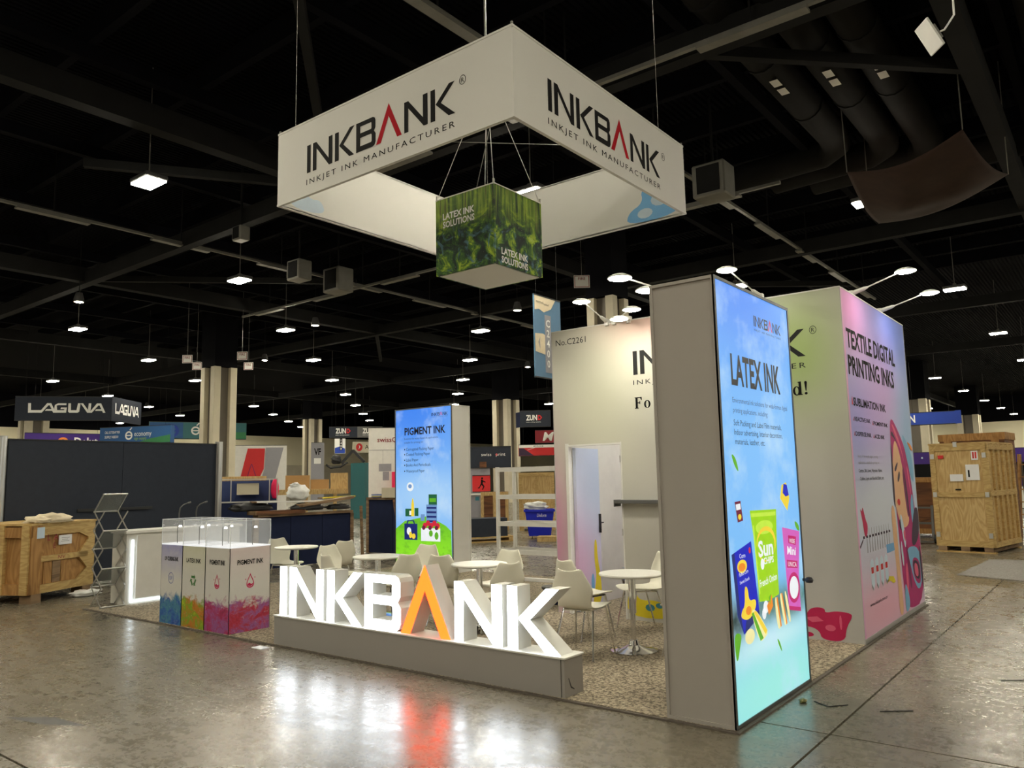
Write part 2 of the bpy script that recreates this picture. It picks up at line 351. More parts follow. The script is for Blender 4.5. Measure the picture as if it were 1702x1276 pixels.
w = t.math('SINE', t.math('MULTIPLY', sx.outputs[0], 42.0)); t.col((.004, .004, .006)); t.set(Roughness=.9); t.b.inputs['Specular IOR Level'].default_value = .05; t.bump(w, 1.0, .05); M['deckroof'] = t.m
t = NT('brown_drape'); n = t.noise(3.0, t.obj(), 4.0); t.col(t.mix(n, lin(44, 30, 26), lin(70, 50, 42))); t.set(Roughness=.9); M['drape'] = t.m
# ------------------------------------------------------------------ the hall
XL, XR, YB, YF, ZC = -80.5, 34.0, 107.0, -34.0, 10.6
SX = [0.48 + 6.2*k for k in range(-3, 3)]; SY = [0.31 + 3.25*k for k in range(-3, 6)]
mb = MB(); pass
for (a, b, c, d) in ((XL, XR, YF, SY[0]), (XL, XR, SY[-1], YB), (XL, SX[0], SY[0], SY[-1]), (SX[-1], XR, SY[0], SY[-1])): mb.box(a, b, c, d, -.05, 0)
floor = lab(mb.build('floor', M['floor']), kind='structure')
mb = MB(); mb.box(SX[0], SX[-1], SY[0], SY[-1], -.05, -.018); mb.build('joint_bed', M['joint'], floor)
def slab_mesh(w, l):
    m = MB(); g = .008; e = .0005
    m.add([(g, g, -.018), (w-g, g, -.018), (w-g, l-g, -.018), (g, l-g, -.018), (g, g, -e), (w-g, g, -e), (w-g, l-g, -e), (g, l-g, -e), (g+e, g+e, 0), (w-g-e, g+e, 0), (w-g-e, l-g-e, 0), (g+e, l-g-e, 0)],
          [(8,9,10,11)] + [(i, (i+1) % 4, 4+(i+1) % 4, 4+i) for i in range(4)] + [(4+i, 4+(i+1) % 4, 8+(i+1) % 4, 8+i) for i in range(4)])
    me = bpy.data.meshes.new('slab'); me.from_pydata(m.v, [], m.f); me.update(); me.materials.append(M['floor']); return me
sm_ = slab_mesh(6.2, 3.25)
for x in SX[:-1]:
    for y in SY[:-1]:
        o = bpy.data.objects.new('slab', sm_); COL.objects.link(o); o.parent = floor; o.location = (x, y, 0)
mb = MB(); mb.box(XL, XR, YF, YB, ZC, ZC+.2); ceiling = lab(mb.build('ceiling', M['deckroof']), kind='structure')
def hall_wall(name, a, b, n):
    m = MB(); m.bar((*a, 3.75), (*b, 3.75), .3, 7.5); w = lab(m.build(name, M['cream']), kind='structure')
    m = MB(); m.bar((*a, 9.05), (*b, 9.05), .3, 3.1); m.build('upper_band', M['blackpaint'], w)
    m = MB(); off = Vector(n)*.16
    m.bar((a[0]+off.x, a[1]+off.y, 2.0), (b[0]+off.x, b[1]+off.y, 2.0), .02, 4.0); m.build('dado', M['concrete'], w)
hall_wall('wall_left', (XL, YF), (XL, YB), (1, 0)); hall_wall('wall_back', (XL, YB), (XR, YB), (0, -1))
hall_wall('wall_right', (XR, YF), (XR, YB), (-1, 0)); hall_wall('wall_front', (XL, YF), (XR, YF), (0, 1))
# beams, joists
def beam_obj(name, a, b, w, h, mat):
    m = MB(); m.bar(a, b, w, h); return m.build(name, mat, ceiling)
for x in (.5, -12.95, -26.35, -40.0, -53.5): beam_obj('beam', (x, -12, 9.1), (x, YB, 9.1), .34, .5, M['steel'])
for y in (7.05, 20.65, 34.2, 48.0, -6.5): beam_obj('beam', (XL, y, 9.0), (XR, y, 9.0), .30, .45, M['steel'])
for y in [-8 + 2.28*k for k in range(18)]: beam_obj('joist', (-45, y, 10.2), (12, y, 10.2), .16, .5, M['steel_dark'])
for x in [-44 + 4.5*k for k in range(12)]: beam_obj('purlin', (x, -12, 9.72), (x, 40, 9.72), .18, .3, M['steel_dark'])
for a, b in (((-3.3, 7.1, 9.0), (.4, 10.95, 9.0)), ((-16.0, 2.5, 9.0), (-12.95, 7.05, 9.0)), ((-26.3, 7.05, 9), (-19.7, 13.7, 9)), ((-12.95, 20.65, 9), (-5.7, 27, 9)), ((-26.35, 20.65, 9), (-33, 27, 9)), ((-12.95, 7.05, 9), (-5.7, 0.5, 9))):
    beam_obj('brace', a, b, .16, .2, M['steel'])
# cable raceways with junction boxes
def raceway(label, a, b):
    t = thing('cable_raceway', label, 'cable raceway', (a[0], a[1], a[2]), 0, 'galvanised raceways under the roof')
    m = MB(); m.bar(a, b, .09, .07); m.build('channel', M['galv'], t)
    d = Vector(b)-Vector(a); n = int(d.length/3.4)
    for k in range(n):
        p = Vector(a) + d*((k+.5)/n); m = MB(); m.bar(p - d.normalized()*.9, p + d.normalized()*.9, .2, .05); m.v = [(x, y, z-.08) for x, y, z in m.v]; m.build('cover_plate', M['galv'], t)
        m = MB(); m.bar(p, (p.x, p.y, ZC), .03); m.build('hanger_rod', M['steel'], t)
raceway('pale galvanised raceway running back beside the square hanging banner', (-5.7, -2, 8.9), (-5.7, 30, 8.9))
raceway('long galvanised raceway in the dark roof left of the square banner', (-19.7, -2, 8.9), (-19.7, 30, 8.9))
raceway('raceway crossing the roof directly above the square banner', (-12, 6.65, 8.75), (0, 6.65, 8.75))
raceway('raceway crossing the roof farther back behind the square banner', (-27, 13.7, 8.75), (-4, 13.7, 8.75))
def rbox(label, c, s):
    t = thing('roof_transformer', label, 'transformer', c)
    m = MB(); m.bbox(c[0]-s, c[0]+s, c[1]-s*.8, c[1]+s*.8, c[2]-s, c[2]+s, .03); m.build('case', M['galv'], t)
    m = MB(); m.box(c[0]-s*.7, c[0]+s*.7, c[1]-s*.85, c[1]-s*.8, c[2]-s*.8, c[2]+s*.8); m.build('front_cover', M['steel'], t)
    m = MB(); m.bar((c[0], c[1], c[2]+s), (c[0], c[1], ZC), .05); m.build('hanger', M['steel'], t)
rbox('smaller grey steel box on the roof raceway left of the forest cube', (-18.8, 10.5, 8.6), .33)
rbox('larger grey steel box on the roof raceway near the forest cube', (-18.9, 12.2, 8.6), .42)
rbox('grey steel box in the roof right beside the square banner', (-5.0, 12.0, 8.5), .4)
rbox('small pale box hung under the roof left of the square banner', (-16.4, 6.8, 8.45), .2)
# ducts
for k, x in enumerate((-2.65, -1.75, -.95, 1.6)):
    t = thing('air_duct', ('black round air duct nearest the square banner', 'second black round air duct from the square banner', 'third black round air duct from the square banner', 'rightmost black round air duct by the ceiling beam')[k], 'air duct', (x, 0, 9.5), 0, 'round ducts under the roof')
    m = MB(); ye = 13.5 + .8*k; m.tube([(x, -6, 9.5), (x, ye, 9.5), (x-.1, ye+.6, 9.5), (x-.5, ye+1.0, 9.5), (x-3.0, ye+1.2, 9.5)], .34, 14); m.build('pipe', M['duct'], t)
    for j in range(7):
        y = -4 + 2.6*j; m = MB(); m.tube([(x, y-.04, 9.5), (x, y+.04, 9.5)], .36, 14); m.build('band', M['steel'], t)
    fr = Fr((x+.05, 9.4 + .3*k, 9.15), (0, 1, 0), (1, 0, 0)); m = MB(); m.at(Matrix.Identity(4))
    for a in (0, .42): flat(m, fr, [rect(a, -.08, a+.3, .08)], .0)
    m.build('stencil_mark', M['whiteprint'], t)
# brown drape slung under the roof
def drape():
    P = [Vector(p) for p in ((-2.09, 12.25, 8.05), (.22, 11.37, 8.0), (.62, 14.6, 8.0), (-2.4, 16.3, 8.0))]
    n = 26; vs = []; fs = []
    for i in range(n+1):
        for j in range(n+1):
            a, b = i/n, j/n; p = (P[0]*(1-a)+P[1]*a)*(1-b) + (P[3]*(1-a)+P[2]*a)*b
            sag = math.sin(math.pi*a)*math.sin(math.pi*b); z = -.45*sag -.25*math.sin(math.pi*a)*(1-math.sin(math.pi*b)) - .22*math.sin(math.pi*b)*(1-math.sin(math.pi*a)) + .05*math.sin(a*9+b*4)*sag + .03*math.sin(b*11-a*5)*sag
            p = p + Vector((0, 0, z)); vs.append(p)
    for i in range(n):
        for j in range(n): k = i*(n+1)+j; fs.append((k, k+1, k+n+2, k+n+1))
    t = thing('ceiling_drape', 'brown cloth sheet slung under the dark roof ducts', 'drape', (-.9, 13.6, 7.5))
    m = MB(); m.add(vs, fs, True); o = m.build('cloth', M['drape'], t); md = o.modifiers.new('s', 'SOLIDIFY'); md.thickness = .01
    for p in (P[0], P[1], P[2], P[3]): m = MB(); m.tube([p, (p.x*1.02, p.y, ZC)], .012, 5); m.build('tie_cord', M['galv'], t)
drape()
# high-bay lights on their staggered grid
hb = thing('high_bay_light', 'rectangular white LED high-bay light hanging from the dark roof', 'ceiling light', (0, 0, 8), 0, 'high-bay lights of the hall')
m = MB(); m.bbox(-.36, .36, -.24, .24, .03, .14, .02); m.build('housing', M['dark_alu'], hb, True)
m = MB()
for i in range(4):
    for j in range(2): m.box(-.335+.17*i, -.335+.17*i+.155, -.215+.22*j, -.215+.22*j+.205, .0, .03)
m.build('lens', M['lens'], hb, True)
m = MB(); m.box(-.05, .05, -.05, .05, .14, .24); m.tube([(0, 0, .24), (0, 0, ZC-8)], .012, 6); m.build('hanging_rod', M['galv'], hb, True)
first = True
for i in range(-3, 14):
    for j in range(-4, 18):
        if (i + j) % 2: continue
        x = -2.2 - 5.72*i; y = 2.84 + 5.83*j
        if j > 8 and i > 3: continue
        if j < 0 and (i > 5): continue
        if x < XL+3 or y > YB-2: continue
        o = hb if first else copy_tree(hb); first = False; o.location = (x, y, 8.0)
sp = thing('round_spot_light', 'small round warm spot light between the high-bay lights', 'spot light', (0, 0, 8), 0, 'round spot lights of the hall')
m = MB(); m.lathe([(.02, .35), (.10, .33), (.16, .12), (.17, .0), (.15, .0), (.14, .03), (.0, .03)], n=16); m.build('reflector', M['dark_alu'], sp, True)
m = MB(); m.lathe([(.0, -.02), (.09, -.01), (.14, .025), (.0, .028)], n=16); m.build('lamp', M['warm'], sp, True)
m = MB(); m.tube([(0, 0, .34), (0, 0, ZC-8)], .012, 6); m.build('stem', M['steel'], sp, True)
for k, (x, y) in enumerate(((-25.81, 6.59), (-23.35, 14.67), (-32.51, 18.56), (-15.62, 18.1), (-24.43, 30.4), (-59.2, 25.9))):
    o = sp if k == 0 else copy_tree(sp); o.location = (x, y, 8)
# grey concrete columns
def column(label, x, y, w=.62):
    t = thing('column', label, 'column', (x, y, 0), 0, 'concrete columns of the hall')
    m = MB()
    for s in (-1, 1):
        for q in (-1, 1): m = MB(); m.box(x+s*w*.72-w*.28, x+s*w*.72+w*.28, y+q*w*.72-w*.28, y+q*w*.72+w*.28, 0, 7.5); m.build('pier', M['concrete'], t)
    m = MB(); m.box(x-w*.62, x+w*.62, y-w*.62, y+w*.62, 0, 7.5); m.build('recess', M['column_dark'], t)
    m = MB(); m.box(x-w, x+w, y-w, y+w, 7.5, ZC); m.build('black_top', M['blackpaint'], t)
column('grey column rising behind the dark wall beside the green sign', -33.5, 16.6)
column('far grey column left of the hanging sign over the cartons', -56.6, 40.1)
column('grey column behind the back of the pigment light box', -33.9, 40.2, .72)
column('column just behind the storage room wall lamps', -11.0, 17.0, .5)
column('pale column behind the hanging blue sign on the right', -11.4, 66.2, 1.0)
column('farther pale column behind the tall plywood crate', -11.0, 91.0, 1.0)
column('column at far left below the black sign', -72.0, 22.5, .9)

# ------------------------------------------------------------------ booth logo
LOGO = [('i', [[(.08, 1), (.28, 1), (.28, 0), (.08, 0)]]),
 ('n', [[(.40, 1), (.59, 1), (1.25, .25), (1.25, 1), (1.45, 1), (1.45, 0), (1.27, 0), (.60, .77), (.60, 0), (.40, 0)]]),
 ('k', [[(1.58, 1), (1.78, 1), (1.78, 0), (1.58, 0)], [(1.80, .5), (2.35, 1), (2.58, 1), (2.02, .49), (2.56, 0), (2.32, 0)]]),
 ('b', [[(2.66, 1), (3.47, 1), (3.55, .96), (3.59, .88), (3.59, .62), (3.52, .52), (3.60, .42), (3.60, .14), (3.55, .04), (3.45, 0), (2.66, 0)], [(2.86, .85), (2.86, .62), (3.38, .62), (3.40, .65), (3.40, .83), (3.38, .85)], [(2.86, .46), (2.86, .18), (3.38, .18), (3.41, .21), (3.41, .43), (3.38, .46)]]),
 ('a', [[(4.21, 1.23), (4.80, 0), (4.59, 0), (4.21, .80), (3.84, 0), (3.62, 0)]]),
 ('n', [[(4.91, 1), (5.09, 1), (5.72, .28), (5.72, 1), (5.92, 1), (5.92, 0), (5.75, 0), (5.09, .76), (5.09, 0), (4.91, 0)]]),
 ('k', [[(6.04, 1), (6.23, 1), (6.23, 0), (6.04, 0)], [(6.25, .5), (6.80, 1), (7.03, 1), (6.47, .49), (7.04, 0), (6.78, 0)]])]
def sc_loops(ls, x, y, sx, sy): return [[(x+a*sx, y+b*sy) for a, b in l] for l in ls]
def logo_flat(fr, x, y, h, d, ink, red, parent, sub=True, reg=False, wx=1.0):
    for nm, ls in LOGO:
        m = MB()
        if nm == 'k':
            for l in ls: flat(m, fr, sc_loops([l], x, y, h*wx, h), d)
        else: flat(m, fr, sc_loops(ls, x, y, h*wx, h), d)
        m.build('printed_letter', red if nm == 'a' else ink, parent)
    if reg:
        m = MB(); cx, cy = x+7.34*h*wx, y+.92*h; flat(m, fr, [ell(cx, cy, .13*h, .15*h, 18), ell(cx, cy, .112*h, .13*h, 18)], d); text(m, fr, 'R', cx, cy-.075*h, .15*h, d=d, align='C'); m.build('printed_mark', ink, parent)
    if sub: m = MB(); text(m, fr, 'INKJET INK MANUFACTURER', x+.06*h*wx, y-.42*h, .19*h, 6.96*h*wx, d=d, spacing=1.35); m.build('printed_words', ink, parent)

# ------------------------------------------------------------------ the booth: carpet, lit sign
t = thing('booth_carpet', 'speckled beige carpet covering the floor of the white exhibition booth', 'carpet', (-4.6, 2.95, 0))
m = MB(); m.box(-9.2, .0, .0, 5.87, 0, .016); m.build('pile', M['carpet'], t)
for b in ((-9.23, .03, -.03, .0, 0, .012), (.0, .03, .0, 5.9, 0, .012), (-9.23, -9.2, 0, 5.9, 0, .012)): m = MB(); m.box(*b); m.build('edge_strip', M['carpet_edge'], t)
t = thing('letter_sign', 'long grey plinth carrying glowing white channel letters and one orange letter', 'sign', (-3.13, .12, .016))
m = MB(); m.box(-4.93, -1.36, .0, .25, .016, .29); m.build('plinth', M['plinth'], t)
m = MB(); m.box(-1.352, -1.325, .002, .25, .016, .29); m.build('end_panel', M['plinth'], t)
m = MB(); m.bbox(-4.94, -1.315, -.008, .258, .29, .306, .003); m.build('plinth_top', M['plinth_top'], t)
m = MB(); flat(m, Fr((-1.325, 0, 0), (0, 1, 0), (0, 0, 1)), [[(.05, .15), (.058, .15), (.09, .085), (.13, .06), (.125, .055), (.08, .075)]], .001); m.build('scuff_mark', M['black'], t)
fs_ = Fr((-4.92, .03, .306), (1, 0, 0), (0, 0, 1)); H = .487; WX = 1.033
for nm, ls in LOGO:
    red = nm == 'a'; m = MB(); f = MB(); e = MB()
    for l in ([ls] if nm != 'k' else [[q] for q in ls]):
        flat(m, fs_, sc_loops(l, 0, 0, H*WX, H), -.008, -.18); flat(f, fs_, sc_loops(l, 0, 0, H*WX, H), .0, -.008)
    o = m.build('letter', M['letter_red_side' if red else 'letter_side'], t)
    g = f.build('lit_face', M['letter_a' if red else 'letter'], o)
    if red: lab(o, 'glowing orange letter A without its crossbar')

# ------------------------------------------------------------------ light box towers
def tower(label, x0, x1, y0, y1, h, face, mat, skin='shaded_fabric'):
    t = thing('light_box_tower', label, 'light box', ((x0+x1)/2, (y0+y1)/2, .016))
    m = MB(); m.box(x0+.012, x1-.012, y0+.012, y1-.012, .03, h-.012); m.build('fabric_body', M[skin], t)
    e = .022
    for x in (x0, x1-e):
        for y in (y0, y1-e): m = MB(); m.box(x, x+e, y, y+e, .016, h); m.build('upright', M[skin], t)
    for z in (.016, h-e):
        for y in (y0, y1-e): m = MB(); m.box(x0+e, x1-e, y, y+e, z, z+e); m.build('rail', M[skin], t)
        for x in (x0, x1-e): m = MB(); m.box(x, x+e, y0+e, y1-e, z, z+e); m.build('rail', M[skin], t)
    if face == 'x':
        fr = Fr((x1-.012, y0, 0), (0, 1, 0), (0, 0, 1)); w = y1-y0
    else:
        fr = Fr((x0, y0+.012, 0), (1, 0, 0), (0, 0, 1)); w = x1-x0
    p = panel('graphic_panel', fr, e, w-e, .016+e, h-e, 0, .010, mat, t)
    z = .016
    for a, b, c, d in ((0, z, e, h), (w-e, z, w, h), (e, h-e, w-e, h), (e, z, w-e, z+e)): m = MB(); flat(m, fr, [rect(a, b, c, d)], .016, .0); m.build('panel_frame', M['dark_alu'], t)
    return t, p, fr
def chaikin(l, n=2):
    for _ in range(n): l = [q for i in range(len(l)) for q in ((l[i][0]*.75+l[(i+1) % len(l)][0]*.25, l[i][1]*.75+l[(i+1) % len(l)][1]*.25), (l[i][0]*.25+l[(i+1) % len(l)][0]*.75, l[i][1]*.25+l[(i+1) % len(l)][1]*.75))]
    return l
SOFT = {'printed_splash', 'printed_portrait', 'printed_leaf', 'printed_cloud', 'printed_wafer'}
def pr(parent, fr, mat, loops, d=.012, name='printed_shape', soft=False):
    o = None
    if soft or name in SOFT: loops = [[chaikin(q) for q in l] if isinstance(l[0][0], (tuple, list)) else chaikin(l) for l in loops]
    for l in loops: m = MB(); flat(m, fr, l if isinstance(l[0][0], (tuple, list)) else [l], d); o = m.build(name, M[mat], parent)
    return o
def prt(parent, fr, mat, items, d=.013, name='printed_text'):
    o = None
    for it in items:
        kw = dict(it[5]) if len(it) > 5 else {}; m = MB(); text(m, fr, it[0], it[1], it[2], it[3], it[4], d=d, **kw); o = m.build(name, M[mat], parent)
    return o
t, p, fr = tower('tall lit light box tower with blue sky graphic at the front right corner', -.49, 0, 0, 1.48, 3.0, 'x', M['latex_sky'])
logo_flat(fr, .70, 2.74, .082, .012, M['bink'], M['bred'], p)
prt(p, fr, 'bink', [('LATEX INK', .22, 2.265, .205, .97, dict(bold=.028))])
prt(p, fr, 'bgreyink', [('Environmental ink solutions for wide-format digital', .22, 2.135, .036, 1.10), ('printing applications, including:', .22, 2.065, .036, .66)])
prt(p, fr, 'bink', [('Soft Packing and Label Film materials,', .22, 1.975, .040, .94), ('Indoor advertising, Interior decoration,', .22, 1.91, .040, .95), ('materials, leather, etc.', .23, 1.845, .040, .56)])
pr(p, fr, 'bleaf', [[(.139, 1.785), (.222, 1.754), (.272, 1.644), (.197, 1.69)], [(1.318, 1.273), (1.421, 1.236), (1.44, 1.173), (1.352, 1.204)], [(.033, .612), (.173, .589), (.12, .50), (.083, .428), (.05, .438)], [(.80, .46), (.86, .42), (.90, .33), (.83, .40)]], name='printed_leaf')
pr(p, fr, 'bblue', [[(.064, 1.11), (.412, 1.175), (.495, .68), (.205, .575), (.112, .709)]], name='printed_blue_bag')
pr(p, fr, 'bnavy', [[(.064, 1.11), (.11, 1.118), (.16, .72), (.205, .575), (.112, .709)], [(.25, .66), (.49, .70), (.495, .66), (.22, .58)]], .0125)
pr(p, fr, 'byel', [ell(.23, 1.02, .085, .045), [(.251, .888), (.307, .873), (.316, .775), (.437, .786), (.44, .723), (.309, .654), (.164, .684), (.183, .733), (.243, .759)]], .013, soft=True)
pr(p, fr, 'borange', [ell(.225, 1.015, .06, .028, 12), ell(.30, .72, .05, .03, 10)], .0135)
pr(p, fr, 'bred', [ell(.375, 1.115, .02, .022, 10)], .0135)
prt(p, fr, 'bwhite', [('Corn', .19, 1.075, .03, .10), ('Puffed Corn', .17, .955, .025, .16, dict(rot=.1)), ('Sweet Snack', .175, .905, .022, .17, dict(rot=.1))], .014)
pr(p, fr, 'bgreen', [[(.419, 1.384), (.939, 1.373), (.915, 1.15), (.897, .89), (.896, .756), (.70, .735), (.506, .75), (.494, .914), (.464, 1.198)]], name='printed_green_bag')
pr(p, fr, 'bgreenl', [[(.433, 1.365), (.922, 1.357), (.912, 1.328), (.439, 1.337)], ell(.68, 1.255, .17, .05), [(.455, 1.28), (.48, 1.28), (.53, .80), (.51, .80)]], .0125)
pr(p, fr, 'byel', [[ell(.70, 1.14, .19, .12), ell(.69, 1.12, .175, .11)]], .0128)
prt(p, fr, 'bwhite', [('Sun', .535, 1.055, .105, .29, dict(bold=.03)), ('CHIPS', .625, .995, .045, .20, dict(bold=.025)), ('French Onion', .53, .845, .05, .34, dict(bold=.01, rot=.06))], .0135)
pr(p, fr, 'bwhite', [ell(.60, 1.00, .035, .04, 12), ell(.62, .70, .05, .045, 12), ell(.58, .66, .04, .04, 12)], .0132)
pr(p, fr, 'bpink', [[(1.042, 1.233), (1.426, 1.179), (1.349, .821), (1.353, .569), (1.089, .615), (1.065, .96)]], name='printed_pink_bag')
pr(p, fr, 'bmag', [[(1.162, 1.165), (1.34, 1.143), (1.321, 1.078), (1.16, 1.106)], [(1.10, .985), (1.335, .955), (1.33, .90), (1.10, .925)], ell(1.225, .765, .135, .115), [(1.089, .615), (1.353, .569), (1.35, .60), (1.09, .645)]], .0125)
pr(p, fr, 'bwhite', [ell(1.225, .765, .10, .085)], .013)
prt(p, fr, 'bwhite', [('WEBE', 1.175, 1.108, .032, .13, dict(rot=-.12)), ('Mini', 1.12, 1.025, .06, .19, dict(bold=.02, rot=-.12)), ('UNICA', 1.12, .935, .035, .19, dict(rot=-.12))], .0135)
pr(p, fr, 'bcream', [[(.335, .711), (.427, .716), (.643, .531), (.578, .497), (.463, .48)], [(.789, .741), (.857, .742), (.908, .527), (.829, .502)], [(.896, .756), (.957, .758), (1.03, .527), (.969, .508)], [(1.001, .762), (1.044, .762), (1.118, .533), (1.072, .521)], ell(.30, .55, .085, .05)], .0132, 'printed_wafer')
pr(p, fr, 'borange', [[(.638, .705), (.741, .771), (.759, .689), (.666, .637)], [(.83, .735), (.857, .742), (.908, .527), (.885, .52)], [(.935, .756), (.957, .758), (1.03, .527), (1.01, .52)]], .0136)
pr(p, fr, 'byel', [[(.38, .70), (.43, .70), (.62, .54), (.58, .52)]], .0137); pr(p, fr, 'bleaf', [[(.35, .69), (.38, .70), (.54, .50), (.48, .49)], [(.68, .76), (.73, .78), (.70, .70)]], .0137)
pr(p, fr, 'bplum', [[(.160, 1.452), (.263, 1.458), (.291, 1.322), (.197, 1.314)]], .0125); pr(p, fr, 'bwhite', [[(.175, 1.435), (.255, 1.44), (.262, 1.40), (.182, 1.395)]], .013); pr(p, fr, 'byel', [ell(.235, 1.35, .03, .02, 10)], .013)
pr(p, fr, 'byel', [[(1.038, 1.452), (1.087, 1.55), (1.19, 1.57), (1.235, 1.481), (1.243, 1.44), (1.181, 1.351)]], .0125); pr(p, fr, 'bblue', [[(1.10, 1.49), (1.13, 1.56), (1.20, 1.55), (1.235, 1.47), (1.16, 1.46)]], .013)
# small black door knob at the far edge of the tower
m = MB(); m.tube([(.0, 1.44, .80), (.05, 1.44, .80)], .012, 8); m.lathe([(.0, .0), (.025, .005), (.032, .025), (.02, .045), (.0, .05)], (.05, 1.44, .775), 12); m.build('knob', M['black'], t)

t, p, fr = tower('tall lit light box tower with green hill graphic at the back left', -8.83, -7.36, 5.37, 5.86, 3.0, 'y', M['pigment_sky'], 'fabric')
def X8(pts): return [(a+8.83, b) for a, b in pts]
hm = [(.022, .045), (1.448, .045)] + X8([(-7.403, .75), (-7.533, .843), (-7.767, .935), (-8.006, 1.005), (-8.322, .951), (-8.573, .91)]) + [(.022, .767)]
mh = MB(); flat(mh, fr, [hm], .012); me = bpy.data.meshes.new('printed_hill'); me.from_pydata(mh.v, [], mh.f); me.update(); uvl = me.uv_layers.new(name='uv')
for lp in me.loops: q = mh.v[lp.vertex_index]; uvl.data[lp.index].uv = ((q[0]+8.83)/1.47, q[2])
link('printed_hill', me, M['hill'], p)
logo_flat(fr, .96, 2.82, .058, .012, M['bink'], M['bred'], p)
prt(p, fr, 'bink', [('PIGMENT INK', .26, 2.505, .130, 1.05, dict(bold=.028)), ('Corrugated Packing Paper', .30, 2.21, .052, .72), ('Coated Packing Paper', .30, 2.115, .052, .62), ('Label Paper', .30, 2.01, .052, .32), ('Books And Periodicals', .30, 1.915, .052, .63), ('Waterproof Paper', .30, 1.805, .052, .48)])
prt(p, fr, 'bgreyink', [('Solutions for water-based ink applications,', .25, 2.415, .036, .88), ('suitable for printing on:', .25, 2.345, .036, .50)])
pr(p, fr, 'bink', [ell(.262, z+.025, .014, .014, 8) for z in (2.21, 2.115, 2.01, 1.915, 1.805)], .0125)
pr(p, fr, 'bdkgreen', [X8(rect(-8.555, .998, -8.392, 1.138)), X8(rect(-8.314, 1.006, -8.214, 1.151)), X8(rect(-7.952, 1.202, -7.745, 1.398))], .0125, 'printed_box')
pr(p, fr, 'bsteel', [X8(rect(-8.014, .87, -7.747, 1.215)), ], .0125, 'printed_crate_stack'); pr(p, fr, 'bnavy', [X8(rect(-8.0, z, -7.76, z+.035)) for z in (.90, .98, 1.06, 1.14)] + [X8(rect(-8.582, .572, -8.244, .866)), X8([(-8.53, .86), (-8.50, .93), (-8.33, .93), (-8.30, .86), (-8.33, .86), (-8.36, .91), (-8.47, .91), (-8.50, .86)])], .013)
pr(p, fr, 'bwhite', [X8(rect(-8.149, .561, -7.667, .792)), X8(ell(-8.46, .73, .06, .07, 12)), X8(rect(-8.45, 1.02, -8.36, 1.10)), X8(ell(-8.425, 1.54, .09, .085, 14))], .0134)
pr(p, fr, 'byel', [X8([(-8.40, 1.0), (-8.32, 1.0), (-8.325, 1.22), (-8.35, 1.325), (-8.37, 1.325), (-8.395, 1.22)]), X8(ell(-8.34, .64, .05, .05, 12)), X8(ell(-8.42, .66, .04, .06, 12)), X8(ell(-7.72, .82, .05, .05, 10))], .0138)
pr(p, fr, 'bred', [X8(ell(-8.05+.08*k, .84+.04*(k % 2), .055, .05, 10)) for k in range(5)], .0139); pr(p, fr, 'bplum', [X8(ell(-8.08+.16*k, .80, .045, .04, 10)) for k in range(3)], .0142)
pr(p, fr, 'bleaf', [X8(ell(-7.90, .70, .05, .06, 8)), X8(ell(-7.76, .66, .05, .07, 8)), X8(rect(-7.93, 1.26, -7.77, 1.33))], .0142); pr(p, fr, 'bsteel', [X8(ell(-8.43, 1.55, .05, .04, 8)), X8([(-8.16, .92), (-8.06, .92), (-8.05, 1.04), (-8.15, 1.04)])], .0142)
# ------------------------------------------------------------------ storage room of the booth
M['textile_edge'] = plain('textile_edge', lin(224, 168, 206), .85, 0, .05, 1.0); M['trim'] = plain('corner_trim', (.45, .43, .42), .6, 0, .05)
RX0, RX1, RY0, RY1, RH = -3.53, 0.0, 3.09, 5.86, 3.48
t = thing('storage_room', 'tall white printed storage room with an open door in the booth', 'storage room', (-1.765, 4.47, .016))
DX0, DX1, DZ = -3.33, -2.58, 2.03
frF = Fr((RX0, RY0, 0), (1, 0, 0), (0, 0, 1)); W = RX1-RX0
mb = MB(); flat(mb, frF, [[(0, .016), (DX0-RX0, .016), (DX0-RX0, DZ), (DX1-RX0, DZ), (DX1-RX0, .016), (W, .016), (W, RH), (0, RH)]], 0, -.06)
me = bpy.data.meshes.new('front_wall'); me.from_pydata(mb.v, [], mb.f); me.update(); uvl = me.uv_layers.new(name='uv')
for lp in me.loops: q = mb.v[lp.vertex_index]; uvl.data[lp.index].uv = ((q[0]-RX0)/W, q[2]/RH)
fw = link('front_wall', me, M['front_print'], t)
frT = Fr((RX1, RY0, 0), (0, 1, 0), (0, 0, 1)); tw = panel('side_wall', frT, 0.0605, RY1-RY0, .06, RH, -.06, 0, M['textile_print'], t)
m = MB(); m.box(RX1-.001, RX1+.0005, RY0, RY0+.0605, .06, RH); m.build('corner_strip', M['textile_edge'], t)
m = MB(); m.box(RX1-.06, RX1+.006, RY0+.001, RY1, .016, .06); m.build('base_rail', M['alu'], t)
m = MB(); m.box(RX0, RX0+.06, RY0+.06, RY1, .016, RH); lw = m.build('side_wall', M['white'], t)
m = MB(); m.box(RX0+.06, RX1-.06, RY1-.06, RY1, .016, RH); m.build('back_wall', M['white'], t)
for x, y in ((RX0-.003, RY0-.003), (RX1-.005, RY0-.003), (RX1-.005, RY1-.005), (RX0-.003, RY1-.005)): m = MB(); m.box(x, x+.008, y, y+.008, .016, RH+.004); m.build('corner_trim', M['trim'], t)
for b in ((RX0, RX1, RY0-.004, RY0+.064, RH, RH+.012), (RX1-.064, RX1+.004, RY0+.064, RY1, RH, RH+.012), (RX0-.004, RX0+.064, RY0+.064, RY1, RH, RH+.012)): m = MB(); m.box(*b); m.build('top_rail', M['fabric'], t)
